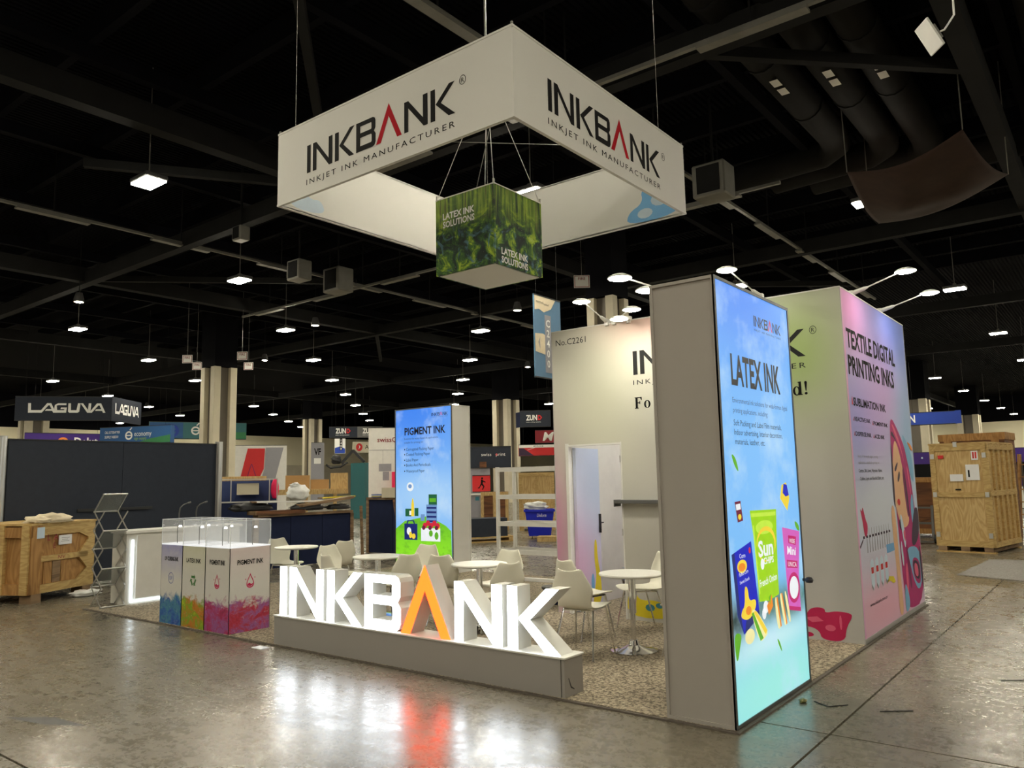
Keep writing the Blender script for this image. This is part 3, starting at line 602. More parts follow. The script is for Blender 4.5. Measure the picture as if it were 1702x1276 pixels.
for b in ((DX0-.03, DX0+.012, RY0-.01, RY0+.08, .016, DZ+.03), (DX1-.006, DX1+.012, RY0-.004, RY0+.07, .016, DZ+.02), (DX0+.012, DX1-.006, RY0-.004, RY0+.07, DZ-.006, DZ+.015)): m = MB(); m.box(*b); m.build('door_frame', M['white'], t)
# open door leaf swung into the room
th = math.radians(98); dr = Vector((math.cos(th), math.sin(th), 0)); hx = Vector((DX0+.056, RY0+.085, 0))
frD = Fr(hx, dr, (0, 0, 1)); leaf = panel('door', frD, 0, .69, .03, DZ-.02, -.04, 0, M['door_print'], t)
pr(leaf, frD, 'pyel', [[(.38, .05), (.66, .05), (.66, .35), (.56, .60), (.55, .85), (.48, .85), (.46, .60), (.52, .40), (.44, .20)]], .002, 'printed_splash'); pr(leaf, frD, 'psky', [ell(.40, .32, .05, .12, 14)], .003)
m = MB(); m.bar(frD.p(.65, .93, .012), frD.p(.65, 1.17, .012), .035, .02); m.tube([frD.p(.65, 1.06, .02), frD.p(.65, 1.06, .06), frD.p(.56, 1.06, .06)], .009, 8); m.tube([frD.p(.65, .97, .02), frD.p(.65, .97, .03)], .012, 8); m.build('door_handle', M['black'], leaf)
for z in (.25, 1.0, 1.85): m = MB(); m.box(DX1-.012, DX1+.0, RY0-.012, RY0+.02, z-.04, z+.04); m.build('hinge', M['alu'], t)
# prints on the front wall
logo_flat(frF, -2.391-RX0, 2.825, .281, .002, M['greyink'], M['red'], fw, reg=True, wx=1.02)
prt(fw, frF, 'greyink', [('No.C2261', .065, 3.30, .075, .45)], .002)
def serif(m, fr, x, y, h):
    def q(pts, dx=0): flat(m, fr, [[(x+(a+dx)*h, y+b*h) for a, b in pts]], .002)
    q([(0, 0), (.38, 0), (.38, .05), (.30, .08), (.30, .46), (.46, .46), (.50, .36), (.55, .36), (.55, .66), (.50, .66), (.46, .54), (.30, .54), (.30, .92), (.55, .92), (.66, .72), (.72, .72), (.72, 1), (0, 1), (0, .95), (.08, .92), (.08, .08), (0, .05)])
    o = .92; flat(m, fr, [[(x+(o+.32+.32*math.cos(a))*h, y+(.33+.35*math.sin(a))*h) for a in [k*math.pi/12 for k in range(24)]], [(x+(o+.32+.13*math.cos(a))*h, y+(.33+.29*math.sin(a))*h) for a in [k*math.pi/12 for k in range(24)]]], .002)
def serif_d(m, fr, x, y, h):
    flat(m, fr, [[(x+(.27+.27*math.cos(a))*h, y+(.33+.35*math.sin(a))*h) for a in [k*math.pi/12 for k in range(24)]], [(x+(.29+.12*math.cos(a))*h, y+(.33+.28*math.sin(a))*h) for a in [k*math.pi/12 for k in range(24)]]], .002)
    flat(m, fr, [[(x+a*h, y+b*h) for a, b in ((.40, 0), (.72, 0), (.72, .05), (.63, .08), (.63, 1.02), (.38, 1.0), (.38, .95), (.45, .92), (.45, .08))]], .0022)
    flat(m, fr, [[(x+a*h, y+b*h) for a, b in ((.94, .30), (1.00, .30), (1.07, .92), (1.03, 1.02), (.91, 1.02), (.87, .92))]], .002); flat(m, fr, [ell(x+.97*h, y+.10*h, .11*h, .10*h, 12)], .002)
m = MB(); serif(m, frF, -2.365-RX0, 2.427, .132); serif_d(m, frF, -.525-RX0, 2.43, .136); m.build('printed_slogan', M['ink'], fw)
pr(fw, frF, 'pcrim', [[(a-RX0, b) for a, b in ((-.62, .25), (-.56, .17), (-.515, .30), (-.43, .33), (-.351, .321), (-.354, .278), (-.25, .305), (-.121, .298), (-.094, .268), (-.163, .154), (-.181, .02), (-.397, .02), (-.416, .104), (-.51, .14), (-.60, .12))], [(a-RX0, b) for a, b in ((-.60, .06), (-.50, .09), (-.46, .05), (-.56, .03))]], .002, 'printed_splash')
pr(fw, frF, 'ppink', [ell(3.22, .14, .05, .03, 12), ell(3.32, .20, .012, .07, 10), [(2.98, .22), (3.05, .18), (3.16, .20), (3.10, .24)]], .003)
pr(fw, frF, 'pyel', [[(a-RX0, b) for a, b in ((-2.56, .30), (-2.45, .33), (-2.40, .24), (-2.20, .26), (-2.05, .20), (-1.95, .06), (-2.56, .05))]], .002, 'printed_splash'); pr(fw, frF, 'pteal', [ell(1.26, .17, .06, .04, 10), ell(1.38, .20, .05, .03, 10)], .003); pr(fw, frF, 'pnavy', [ell(1.55, .10, .06, .03, 10)], .003)
# prints on the side wall
def S3(pts): return [(a-RY0, max(b, .065)) for a, b in pts]
def cl(pts): return [(min(a, RY1-.005-RY0+RY0), b) for a, b in pts]
def S(pts): return S3(cl(pts))
prt(tw, frT, 'ink', [('TEXTILE DIGITAL', .11, 2.895, .185, 2.05, dict(bold=.026)), ('PRINTING INKS', .11, 2.62, .185, 1.92, dict(bold=.026)), ('SUBLIMATION INK', .20, 2.305, .080, 1.32, dict(bold=.02)), ('REACTIVE INK', .20, 2.148, .042, .60, dict(bold=.01)), ('PIGMENT INK', .93, 2.135, .042, .62, dict(bold=.01)), ('DISPERSE INK', .20, 2.00, .042, .60, dict(bold=.01)), ('ACID INK', .93, 1.995, .042, .43, dict(bold=.01)), ('Cotton, Silk, Linen, Polyester, Nylon,', .21, 1.636, .034, .93), ('Chiffon, Lycra and blended fabric, etc.', .24, 1.556, .034, .96), ('www.inkbank.com.cn', .27, .325, .034, .68)], .002)
prt(tw, frT, 'pgrey', [('Inkjet ink for textile digital printing', .215, 1.785, .026, .78), ('applications, suitable for printing on:', .215, 1.722, .026, .83)], .002)
pr(tw, frT, 'sred', [[(.14, 2.31), (.18, 2.31), (.17, 2.37), (.16, 2.40), (.145, 2.36)], [(.885, 2.135), (.915, 2.135), (.90, 2.185)], [(.15, 2.15), (.175, 2.15), (.163, 2.19)], [(.15, 2.0), (.175, 2.0), (.163, 2.045)], [(.885, 1.995), (.915, 1.995), (.90, 2.04)]], .002)
art = pr(tw, frT, 'pmag', [S([(4.769, 2.294), (5.126, 2.12), (5.449, 1.877), (5.611, 1.513), (5.70, 1.15), (5.855, .9), (5.855, .07), (4.96, .07), (4.812, .284), (4.776, .851), (4.716, 1.525), (4.708, 1.933)])], .002, 'printed_portrait')
pr(tw, frT, 'ptan', [S([(4.86, 2.041), (5.082, 1.906), (5.249, 1.589), (5.311, 1.233), (5.361, 1.019), (4.968, .973), (4.746, 1.188), (4.659, 1.526)]), S([(4.481, 1.265), (4.681, 1.257), (4.695, .539), (4.743, .07), (4.536, .07), (4.557, .366), (4.501, .874)])], .003, soft=True)
pr(tw, frT, 'pdark', [S([(4.77, 1.66), (4.96, 1.753), (4.975, 1.723), (4.841, 1.628)]), S([(4.901, 1.56), (5.024, 1.66), (5.05, 1.58), (4.92, 1.50)]), S([(5.607, 1.183), (5.855, 1.207), (5.832, .883), (5.561, .746), (5.334, .776)]), S([(4.80, 1.05), (4.90, 1.12), (4.98, 1.0), (4.88, .96)]), S([(5.332, .612), (5.697, .541), (5.673, .324), (5.372, .408)]), S([(4.70, 1.95), (4.74, 1.95), (4.72, 1.2), (4.64, 1.3)])], .004, soft=True)
pr(tw, frT, 'pblue', [[S([(5.103, .769), (5.741, .732), (5.85, .37), (5.595, .206), (5.349, .348), (5.168, .639)]), S([(5.31, .64), (5.35, .39), (5.60, .28), (5.73, .34), (5.71, .58)])], S([(5.271, 2.119), (5.553, 1.977), (5.777, 1.802), (5.774, 1.482), (5.623, 1.548), (5.441, 1.824)]), S([(4.86, .402), (4.993, .315), (5.067, .136), (4.96, .07), (4.82, .07)]), S([(5.45, 1.25), (5.60, 1.40), (5.66, 1.2), (5.50, .95)])], .0035, soft=True)
pr(tw, frT, 'ppink', [S([(4.80, 2.20), (4.95, 2.15), (5.20, 1.95), (5.33, 1.70), (5.20, 1.88), (4.92, 2.08)]), S([(5.40, 1.75), (5.52, 1.60), (5.56, 1.30), (5.48, 1.45)]), S([(4.95, .55), (5.08, .62), (5.05, .25), (4.98, .2)])], .0032, soft=True)
pr(tw, frT, 'pdark', [S([(4.74, 2.05), (4.80, 2.12), (5.06, 1.93), (4.88, 2.03)]), S([(5.24, 1.60), (5.28, 1.62), (5.40, 1.1), (5.36, 1.05)]), S([(5.70, .70), (5.80, .75), (5.85, .35), (5.80, .15)])], .0042, soft=True)
pr(tw, frT, 'sred', [S([(4.78, 1.30), (4.90, 1.34), (4.97, 1.28), (4.88, 1.24)])], .0045, soft=True)
pr(tw, frT, 'ppink', [S([(5.403, .568), (5.597, .524), (5.599, .371), (5.405, .417)]), S([(4.96, .95), (5.10, .98), (5.05, .80)])], .005, soft=True); pr(tw, frT, 'porange', [S([(5.507, 2.008), (5.776, 1.957), (5.836, 1.88), (5.698, 1.904)])], .004, soft=True)
pr(tw, frT, 'plight', [S([(4.86, 1.10), (4.95, 1.18), (5.10, .86), (5.02, .72)]), S([(4.80, .75), (4.86, .9), (4.92, .62), (4.86, .55)])], .0045, soft=True); pr(tw, frT, 'pplum', [S([(5.15, 1.6), (5.25, 1.75), (5.40, 1.3), (5.30, 1.0)]), S([(5.05, .72), (5.12, .85), (5.25, .35), (5.15, .25)])], .0035, soft=True)
pr(tw, frT, 'pcrim', [S([(3.23, 1.30), (3.30, 1.24), (3.337, 1.31), (3.413, 1.166), (3.487, 1.109), (3.435, 1.0), (3.341, 1.0), (3.308, 1.151)])], .002, 'printed_splash')
pr(tw, frT, 'pdark', [S(rect(3.28+.115*k, .985, 3.34+.115*k, 1.01)) for k in range(10)] + [S([(3.16, .90), (3.28, .97), (3.28, .99), (3.14, .92)])], .002); pr(tw, frT, 'pgrey', [S([(3.40+.1*k, .84), (3.43+.1*k, .84), (3.42+.1*k, 1.08), (3.41+.1*k, 1.08)]) for k in range(10)], .0018)
pr(tw, frT, 'plight', [S([(3.47+.19*k, .50), (3.53+.19*k, .46), (3.60+.19*k, .52), (3.60+.19*k, .74), (3.55+.19*k, .78), (3.47+.19*k, .74)]) for k in range(4)], .002, 'printed_bottle'); pr(tw, frT, 'pgrey', [S([(3.47+.19*k, .50), (3.53+.19*k, .46), (3.53+.19*k, .49), (3.48+.19*k, .53)]) for k in range(4)], .0025)
pr(tw, frT, 'sred', [S(rect(3.49+.19*k, .63, 3.58+.19*k, .69)) for k in range(4)], .0026); pr(tw, frT, 'pyel', [S([(4.038, .47), (4.192, .534), (4.38, .513), (4.458, .447), (4.356, .442), (4.224, .485)])], .002); pr(tw, frT, 'psky', [S([(4.157, .865), (4.498, .863), (4.52, .779), (4.175, .773)])], .002)
# ledge on the wall
t2 = thing('wall_ledge', 'narrow grey ledge fixed to the storage room wall beside the door', 'shelf', (-1.95, 3.0, 1.34))
m = MB(); m.bbox(-2.60, -1.3, 2.94, 3.085, 1.335, 1.375, .004); m.build('board', M['dark_alu'], t2)
for b in ((-2.61, -2.60, 2.94, 3.085, 1.30, 1.378), (-1.5, -1.48, 2.96, 3.085, 1.24, 1.335)): m = MB(); m.box(*b); m.build('bracket', M['dark_alu'], t2)
def lump(name, mat, parent, c, r, seed, flatn=1.0, amp=.18):
    bm = bmesh.new(); bmesh.ops.create_icosphere(bm, subdivisions=3, radius=1.0); rnd = random.Random(seed); ph = [rnd.uniform(0, 6) for _ in range(6)]
    for v in bm.verts:
        p = v.co; k = 1 + amp*(math.sin(5*p.x+ph[0])*math.cos(4*p.y+ph[1]) + .6*math.sin(9*p.z+ph[2]+3*p.x) + .5*math.sin(13*p.y+ph[3]+5*p.z))
        v.co = Vector((p.x*k*r[0]+c[0], p.y*k*r[1]+c[1], max(p.z*k*r[2], -r[2]*flatn)+c[2]))
    me = bpy.data.meshes.new(name); bm.to_mesh(me); bm.free(); me.polygons.foreach_set('use_smooth', [True]*len(me.polygons)); return link(name, me, mat, parent)
t2 = thing('waste_bin', 'small black bin stuffed with blue wrapping inside the storage doorway', 'bin', (-2.86, 3.75, .016))
m = MB(); m.lathe([(.10, 0), (.13, .36), (.14, .37), (.12, .37), (.10, .03)], (-2.86, 3.75, .0), 16); m.build('tub', M['black'], t2)
lump('wrapping', M['pnavy'], t2, (-2.86, 3.75, .40), (.12, .12, .08), 3, .9, .3); lump('wrapping', M['plight'], t2, (-2.80, 3.72, .52), (.11, .10, .07), 5, .9, .3)

# ------------------------------------------------------------------ hanging square banner and forest cube
BX0, BX1, BY0, BY1, BZ0, BZ1 = -4.77, -1.5625, -.158, 2.997, 4.57, 5.38
t = thing('hanging_banner', 'large square ring banner of white fabric hanging above the booth', 'banner', (-3.17, 1.42, 4.57))
FB = [Fr((BX0, BY0, BZ0), (1, 0, 0), (0, 0, 1)), Fr((BX1, BY0, BZ0), (0, 1, 0), (0, 0, 1)), Fr((BX1, BY1, BZ0), (-1, 0, 0), (0, 0, 1)), Fr((BX0, BY1, BZ0), (0, -1, 0), (0, 0, 1))]
for k, f in enumerate(FB):
    w = (BX1-BX0) if k % 2 == 0 else (BY1-BY0)
    e = 0 if k % 2 == 0 else .0305
    o = panel('fabric_panel', f, e, w-e, .01, BZ1-BZ0-.01, -.03, 0, M['fabric'], t)
    x = .4785 if k % 2 == 0 else .464
    logo_flat(f, x, .236, .2965, .002, M['ink'], M['red'], o, reg=True)
    fi = Fr(f.p(w, 0, -.03), -f.r, (0, 0, 1))
    if k == 2: pr(o, fi, 'psky', [[(w-.75, .02), (w-.10, .02), (w-.05, .20), (w-.20, .40), (w-.35, .37), (w-.55, .42), (w-.52, .25), (w-.72, .17)]], .001, 'printed_cloud'); pr(o, fi, 'plight', [ell(w-.3, .25, .12, .08, 12), ell(w-.5, .12, .1, .06, 12)], .002)
    if k == 3: pr(o, fi, 'plight', [[(.12, .03), (.62, .05), (.55, .22), (.40, .18), (.30, .30), (.16, .22)]], .001, 'printed_cloud')
for z in (BZ0, BZ1-.02):
    for b in ((BX0-.004, BX1+.004, BY0-.004, BY0+.03), (BX0-.004, BX1+.004, BY1-.03, BY1+.004), (BX0-.004, BX0+.03, BY0+.03, BY1-.03), (BX1-.03, BX1+.004, BY0+.03, BY1-.03)): m = MB(); m.box(*b, z, z+.02); m.build('edge_tube', M['fabric'], t)
for x, y in ((-1.86, BY0), (BX0+.3, BY0), (-1.86, BY1), (BX0+.3, BY1)): m = MB(); m.tube([(x, y, BZ1), (x, y, ZC)], .0032, 5); m.build('hanging_cable', M['galv'], t)
for x, y in ((BX0, BY0), (BX1, BY0), (BX1, BY1), (BX0, BY1)):
    sx = .015 if x == BX0 else -.015; sy = .015 if y == BY0 else -.015
    m = MB(); m.tube([(x+sx, y+sy, BZ1-.01), (x+sx, y+sy, BZ1+.03)], .012, 6); m.build('hanging_eye', M['galv'], t)
for a, b in (((BX0, BY1), (BX1, BY0)), ((BX0, BY0), (BX1, BY1))): m = MB(); m.tube([(*a, BZ1-.03), (*b, BZ1-.03)], .004, 5); m.build('cross_wire', M['galv'], t)
CX0, CX1, CY0, CY1, CZ0, CZ1 = -3.56, -2.74, 1.01, 1.83, 3.82, 4.66
t = thing('hanging_cube', 'hanging cube printed with a green mossy forest stream scene', 'hanging sign', (-3.15, 1.42, 3.82))
FC = [Fr((CX0, CY0, CZ0), (1, 0, 0), (0, 0, 1)), Fr((CX1, CY0, CZ0), (0, 1, 0), (0, 0, 1)), Fr((CX1, CY1, CZ0), (-1, 0, 0), (0, 0, 1)), Fr((CX0, CY1, CZ0), (0, -1, 0), (0, 0, 1))]
for k, f in enumerate(FC):
    e = 0 if k % 2 == 0 else .0205
    o = panel('printed_panel', f, e, .82-e, 0, CZ1-CZ0, -.02, 0, M['forest_a' if k % 2 == 0 else 'forest_b'], t)
    xx, yy = (.105, .60) if k % 2 == 0 else (.105, .115)
    prt(o, f, 'whiteprint', [('LATEX INK', xx, yy, .066, .45, dict(bold=.03)), ('SOLUTIONS', xx, yy-.09, .066, .45, dict(bold=.03))], .002)
m = MB(); m.box(CX0+.03, CX1-.03, CY0+.03, CY1-.03, CZ0-.004, CZ0+.012); m.build('bottom_panel', M['fabric'], t)
for b in ((CX0-.003, CX1+.003, CY0-.003, CY0+.012), (CX0-.003, CX1+.003, CY1-.012, CY1+.003), (CX0-.003, CX0+.012, CY0+.012, CY1-.012), (CX1-.012, CX1+.003, CY0+.012, CY1-.012)): m = MB(); m.box(*b, CZ1-.006, CZ1+.006); m.build('edge_tube', M['fabric'], t)
for x in (CX0+.01, CX1-.01):
    for y in (CY0+.01, CY1-.01):
        m = MB(); m.tube([(x, y, CZ1), (-3.15 + (x+3.15)*.25, 1.42+(y-1.42)*.25, 5.75)], .0035, 5); m.tube([(x, y, CZ1-.01), (x, y, CZ1+.05)], .012, 6); m.build('hanging_cable', M['fabric'], t)
m = MB(); m.box(-3.26, -3.04, 1.31, 1.53, 5.74, 5.78); m.tube([(-3.15, 1.42, 5.76), (-3.15, 1.42, ZC)], .007, 5); m.build('hanging_plate', M['galv'], t)

# ------------------------------------------------------------------ arm lights on the booth walls
def arm_light(label, base, head, lens='armlens'):
    t = thing('arm_light', label, 'arm light', base, 0, 'white arm lights on the booth walls')
    b = Vector(base); h = Vector(head); d = (h-b).normalized()
    m = MB(); m.box(b.x-.025, b.x+.025, b.y-.03, b.y+.03, b.z-.05, b.z+.03); m.build('clamp', M['white'], t)
    m = MB(); m.tube([b, b + d*.03, b + d*.14, b + d*.18], [.018, .026, .020, .008], 8); m.build('ballast', M['white'], t)
    m = MB(); m.tube([b + d*.15, h + Vector((0, 0, .02))], .007, 6); m.build('arm', M['white'], t)
    m = MB(); m.lathe([(.0, .035), (.06, .032), (.10, .012), (.105, .0), (.0, .0)], h, 18); m.build('lamp_head', M['white'], t)
    m = MB(); m.lathe([(.0, -.012), (.07, -.010), (.098, .0), (.0, .001)], h, 18); m.build('lens', M[lens], t)
arm_light('nearer arm light on top of the pink textile wall', (-.03, 3.63, 3.51), (.5, 3.66, 3.66))
arm_light('farther arm light on top of the pink textile wall', (-.03, 4.81, 3.51), (.5, 4.88, 3.65))
arm_light('arm light reaching up left from the storage room wall top', (-2.70, 3.09, 3.51), (-2.68, 2.5, 3.65))
arm_light('arm light reaching right from the storage room wall top', (-2.60, 3.09, 3.51), (-2.03, 2.5, 3.46))
arm_light('lower arm light just under the storage room wall lamp pair', (-2.40, 3.09, 3.50), (-2.25, 2.6, 3.40))
arm_light('arm light peeking above the top of the latex light box', (-.80, 3.09, 3.51), (-.92, 2.5, 3.70))
arm_light('unseen arm light added to brighten the storage room from its front wall', (-1.80, 3.13, 3.49), (-1.9, 4.0, 3.36), 'fill_lens')  # unseen lamp, added to lift the light inside the storage room
arm_light('big arm light left of the latex light box top', (-.46, .75, 3.02), (-1.1, .65, 3.29))
arm_light('second arm light close against the latex light box top', (-.46, 1.2, 3.02), (-1.1, 1.12, 3.27))

# ------------------------------------------------------------------ glass showcases
EX = (-7.26, -6.765, -6.27, -5.774)
def showcase(k, label, mat, title, icon, side=None):
    x0, x1 = EX[k]+.003, EX[k+1]-.003; y0, y1, h = .01, .53, .95
    t = thing('glass_showcase', label, 'showcase', ((x0+x1)/2, .27, .016), 0, 'three showcase pedestals at the booth front')
    m = MB(); m.box(x0+.006, x1-.006, y0+.006, y1-.006, .016, h-.012); m.build('pedestal', M['white'], t)
    f = Fr((x0, y0+.006, .016), (1, 0, 0), (0, 0, 1)); w = x1-x0; hh = h-.03
    o = panel('front_panel', f, 0, w, 0, hh, 0, .006, mat, t)
    fs2 = [(f, o, w, title, icon)]
    g = Fr((x1-.006, y0, .016), (0, 1, 0), (0, 0, 1)); o2 = panel('side_panel', g, 0, y1-y0, 0, hh, 0, .006, side or mat, t)
    if side: fs2.append((g, o2, y1-y0, title, icon))
    for ff, oo, ww, ti, ic in fs2:
        prt(oo, ff, 'ink', [(ti, ww*.5, hh*.80, .05 if side else .046, ww*.64, dict(align='C', bold=.025))], .008)
        cx, cy = ww*.5, hh*.58
        if ic == 'uv':
            pr(oo, ff, 'sblue', [[ell(cx, cy, .062, .066, 20), ell(cx, cy, .056, .06, 20)]], .008, 'printed_icon'); prt(oo, ff, 'sblue', [('UV', cx, cy-.022, .045, .07, dict(align='C'))], .008)
        elif ic == 'recycle':
            ls = []
            for q in range(3):
                a = math.radians(90+120*q); b = [(-.045, .03), (.02, .03), (.02, .01), (.05, .045), (.02, .08), (.02, .06), (-.045, .06)]
                ls.append([(cx + (u*math.cos(a-math.pi/2)-v*math.sin(a-math.pi/2))*.9, cy + (u*math.sin(a-math.pi/2)+v*math.cos(a-math.pi/2))*.9) for u, v in b])
            pr(oo, ff, 'pgreen', ls, .008, 'printed_icon')
        else:
            def drop(s): return [(cx + s*.9*math.sin(q)*(.5-.5*math.cos(q))**.9, cy + s*(.25+math.cos(q)*1.0)) for q in [2*math.pi*i/22 for i in range(22)]]
            pr(oo, ff, 'pcrim', [[drop(.082), drop(.064)], [(cx-.036, cy-.02), (cx-.01, cy-.005), (cx+.012, cy-.022), (cx+.038, cy-.012), (cx+.028, cy-.036), (cx, cy-.043), (cx-.028, cy-.036)], ell(cx+.058, cy+.05, .006, .008, 8), ell(cx-.058, cy+.035, .006, .008, 8)], .008, 'printed_icon')
    for a in (x0, x1-.006):
        for b in (y0, y1-.006): m = MB(); m.box(a, a+.006, b, b+.006, .016, h-.012); m.build('corner_trim', M['alu'], t)
    m = MB(); m.box(x0, x1, y0, y1, h-.012, h); m.build('lit_deck', M['deck'], t)
    zt = 1.24; gth = .004
    for nm, q in (('glass_pane', (x0, x1, y0, y0+gth)), ('glass_pane', (x0, x1, y1-gth, y1)), ('glass_pane', (x0, x0+gth, y0+gth, y1-gth)), ('glass_pane', (x1-gth, x1, y0+gth, y1-gth))):
        m = MB(); m.box(*q, h, zt-gth); m.build(nm, M['glass'], t)
    m = MB(); m.box(x0, x1, y0, y1, zt-gth, zt); m.build('glass_top', M['glass'], t)
    m = MB(); e = .005
    for a in (x0-.001, x1-e+.001):
        for b in (y0-.001, y1-e+.001): m.box(a, a+e, b, b+e, h, zt)
    for b in (y0-.001, y1-e+.001): m.box(x0, x1, b, b+e, zt-e, zt+.001)
    for a in (x0-.001, x1-e+.001): m.box(a, a+e, y0, y1, zt-e, zt+.001)
    m.build('glass_edge', M['glass_edge'], t)
    for q, (dx, dy) in enumerate(((.14, .12), (.34, .38))):
        px, py = x0+dx, y0+dy
        m = MB(); m.tube([(px, py, h), (px, py, h+.20), (px+.02, py, h+.215), (px+.05, py, h+.21)], .004, 6); s = m.build('spot_stalk', M['black'], t)
        m = MB(); m.lathe([(.0, .02), (.014, .018), (.018, .0), (.0, -.002)], (px+.06, py, h+.195), 10); m.build('spot_head', M['led15'], s)
    return t
M['led15'] = glow('showcase_spot', (1, 1, 1), 14.0)
showcase(0, 'blue splashed glass showcase pedestal at the left of the three', M['sp_uv'], 'UV CURING INK', 'uv')
showcase(1, 'yellow and green splashed glass showcase pedestal in the middle of three', M['sp_latex'], 'LATEX INK', 'recycle')
showcase(2, 'crimson splashed glass showcase pedestal at the right of the three', M['sp_pig'], 'PIGMENT INK', 'drop', M['sp_pig2'])

# ------------------------------------------------------------------ reception counter, brochure stand
t = thing('reception_counter', 'white reception counter with a glowing LED edge behind the showcases', 'counter', (-9.18, 1.3, .016))
m = MB(); m.box(-9.40, -8.99, .42, 2.19, .016, .99); m.build('body', M['plinth_top'], t)
m = MB(); m.bbox(-9.42, -8.95, .39, 2.22, .99, 1.03, .004); m.build('worktop', M['white'], t)
m = MB(); m.box(-8.99, -8.975, .56, 2.15, .09, .96); m.build('front_panel', M['white'], t)
m = MB(); m.box(-8.985, -8.968, .49, .515, .045, .90); m.box(-8.985, -8.968, .515, 2.12, .045, .068); m.build('led_strip', M['led'], t)
t = thing('brochure_stand', 'silver folding zigzag brochure stand beside the big wooden crate', 'brochure stand', (-9.10, .23, .016))
BYa, BYb, bx, seg = .08, .40, -9.10, .255
nz = [(bx + (.15 if k % 2 else -.15), .03 + seg*k) for k in range(6)]; nz2 = [(bx - (.15 if k % 2 else -.15), .03 + seg*k) for k in range(6)]
for y in (BYa, BYb):
    for nn in (nz, nz2):
        for k in range(5):
            a, b = nn[k], nn[k+1]
            m = MB(); m.bar((a[0], y, a[1]), (b[0], y, b[1]), .008, .018); m.build('side_strut', M['alu'], t)
for k in range(6):
    m = MB(); m.tube([(nz2[k][0], BYa-.01, nz2[k][1]), (nz2[k][0], BYb+.01, nz2[k][1])], .011, 8); m.build('cross_bar', M['alu'], t)
top = (nz2[5][0]+.26, nz2[5][1]+.24)
for y in (BYa, BYb): m = MB(); m.bar((nz2[5][0], y, nz2[5][1]), (top[0], y, top[1]), .008, .022); m.build('side_strut', M['alu'], t)
m = MB(); m.tube([(top[0], BYa-.01, top[1]), (top[0], BYb+.01, top[1])], .011, 8); m.build('cross_bar', M['alu'], t)
for k in (1, 3, 5):
    a = nz2[k]; b = nz2[k+1] if k < 5 else top
    m = MB(); m.add([(a[0], BYa, a[1]), (a[0], BYb, a[1]), (b[0], BYb, b[1]), (b[0], BYa, b[1]), (a[0]-.006, BYa, a[1]-.004), (a[0]-.006, BYb, a[1]-.004), (b[0]-.006, BYb, b[1]-.004), (b[0]-.006, BYa, b[1]-.004)], [(0,1,2,3),(7,6,5,4),(0,4,5,1),(1,5,6,2),(2,6,7,3),(3,7,4,0)]); m.build('brochure_tray', M['tinted'], t)

# ------------------------------------------------------------------ tables and chairs
def table(label, x, y):
    t = thing('round_table', label, 'table', (x, y, .016), 0, 'round white tables in the booth')
    z = .016
    m = MB(); m.lathe([(.0, .705), (.285, .705), (.305, .712), (.31, .722), (.305, .732), (.0, .734)], (x, y, 0), 36); m.build('table_top', M['table'], t)
    m = MB(); m.lathe([(.035, .36), (.035, .70), (.10, .704), (.0, .705)], (x, y, 0), 18); m.lathe([(.026, .05), (.026, .37)], (x, y, 0), 18); m.build('column', M['chrome'], t)
    m = MB(); m.lathe([(.0, z), (.215, z), (.22, z+.006), (.18, z+.016), (.10, z+.03), (.05, z+.055), (.036, z+.10), (.0, z+.10)], (x, y, 0), 36); m.build('base', M['chrome'], t)
TAB = ((-7.52, 2.18), (-5.30, 1.75), (-3.58, 1.67), (-1.70, 1.70))
table('round white table nearest the glass showcases', *TAB[0]); table('round white table in front of the left part of the light box', *TAB[1])
table('round white table behind the second lit letter N', *TAB[2]); table('round white table with chrome foot beside the storage door', *TAB[3])
def make_chair():
    t = thing('moulded_chair', 'x', 'chair', (0, 0, 0), 0, 'white moulded chairs around the booth tables')
    prof = [(.245, .435, .165), (.225, .452, .19), (.14, .455, .208), (.02, .443, .215), (-.10, .438, .205), (-.165, .448, .18), (-.205, .485, .165), (-.225, .54, .185), (-.238, .59, .208), (-.248, .63, .212), (-.262, .69, .180), (-.278, .76, .143), (-.29, .815, .118)]
    nx = 8; vs = []; fs = []
    for i, (y, z, w) in enumerate(prof):
        back = i >= 6
        for k in range(nx+1):
            a = -1 + 2*k/nx; cz = (a*a)*(.018 if not back else 0); cy = (a*a)*(.045 if back else 0); dz = -.022*(1-a*a) if i == len(prof)-1 else 0
            vs.append((a*w, y+cy, z+cz+dz))
    for i in range(len(prof)-1):
        for k in range(nx): q = i*(nx+1)+k; fs.append((q, q+nx+1, q+nx+2, q+1))
    m = MB(); m.add(vs, fs, True); o = m.build('seat_shell', M['chair'], t, True, True)
    md = o.modifiers.new('thickness', 'SOLIDIFY'); md.thickness = .014; md.offset = -1; md = o.modifiers.new('soft', 'SUBSURF'); md.levels = 1; md.render_levels = 1
    for sx in (-1, 1):
        for top, foot in (((sx*.155, .14, .43), (sx*.205, .22, .0)), ((sx*.15, -.10, .42), (sx*.20, -.225, .0))):
            m = MB(); m.tube([top, foot], [.0105, .0085], 8); m.tube([(foot[0], foot[1], 0), (foot[0], foot[1], .012)], .012, 8); m.build('leg', M['chrome'], t, True)
    m = MB(); m.tube([(-.155, .14, .428), (.155, .14, .428)], .009, 6); m.tube([(-.15, -.10, .42), (.15, -.10, .42)], .009, 6); m.tube([(-.15, -.1, .42), (-.155, .14, .428)], .009, 6); m.tube([(.15, -.1, .42), (.155, .14, .428)], .009, 6); m.build('seat_frame', M['chrome'], t, True)
    return t
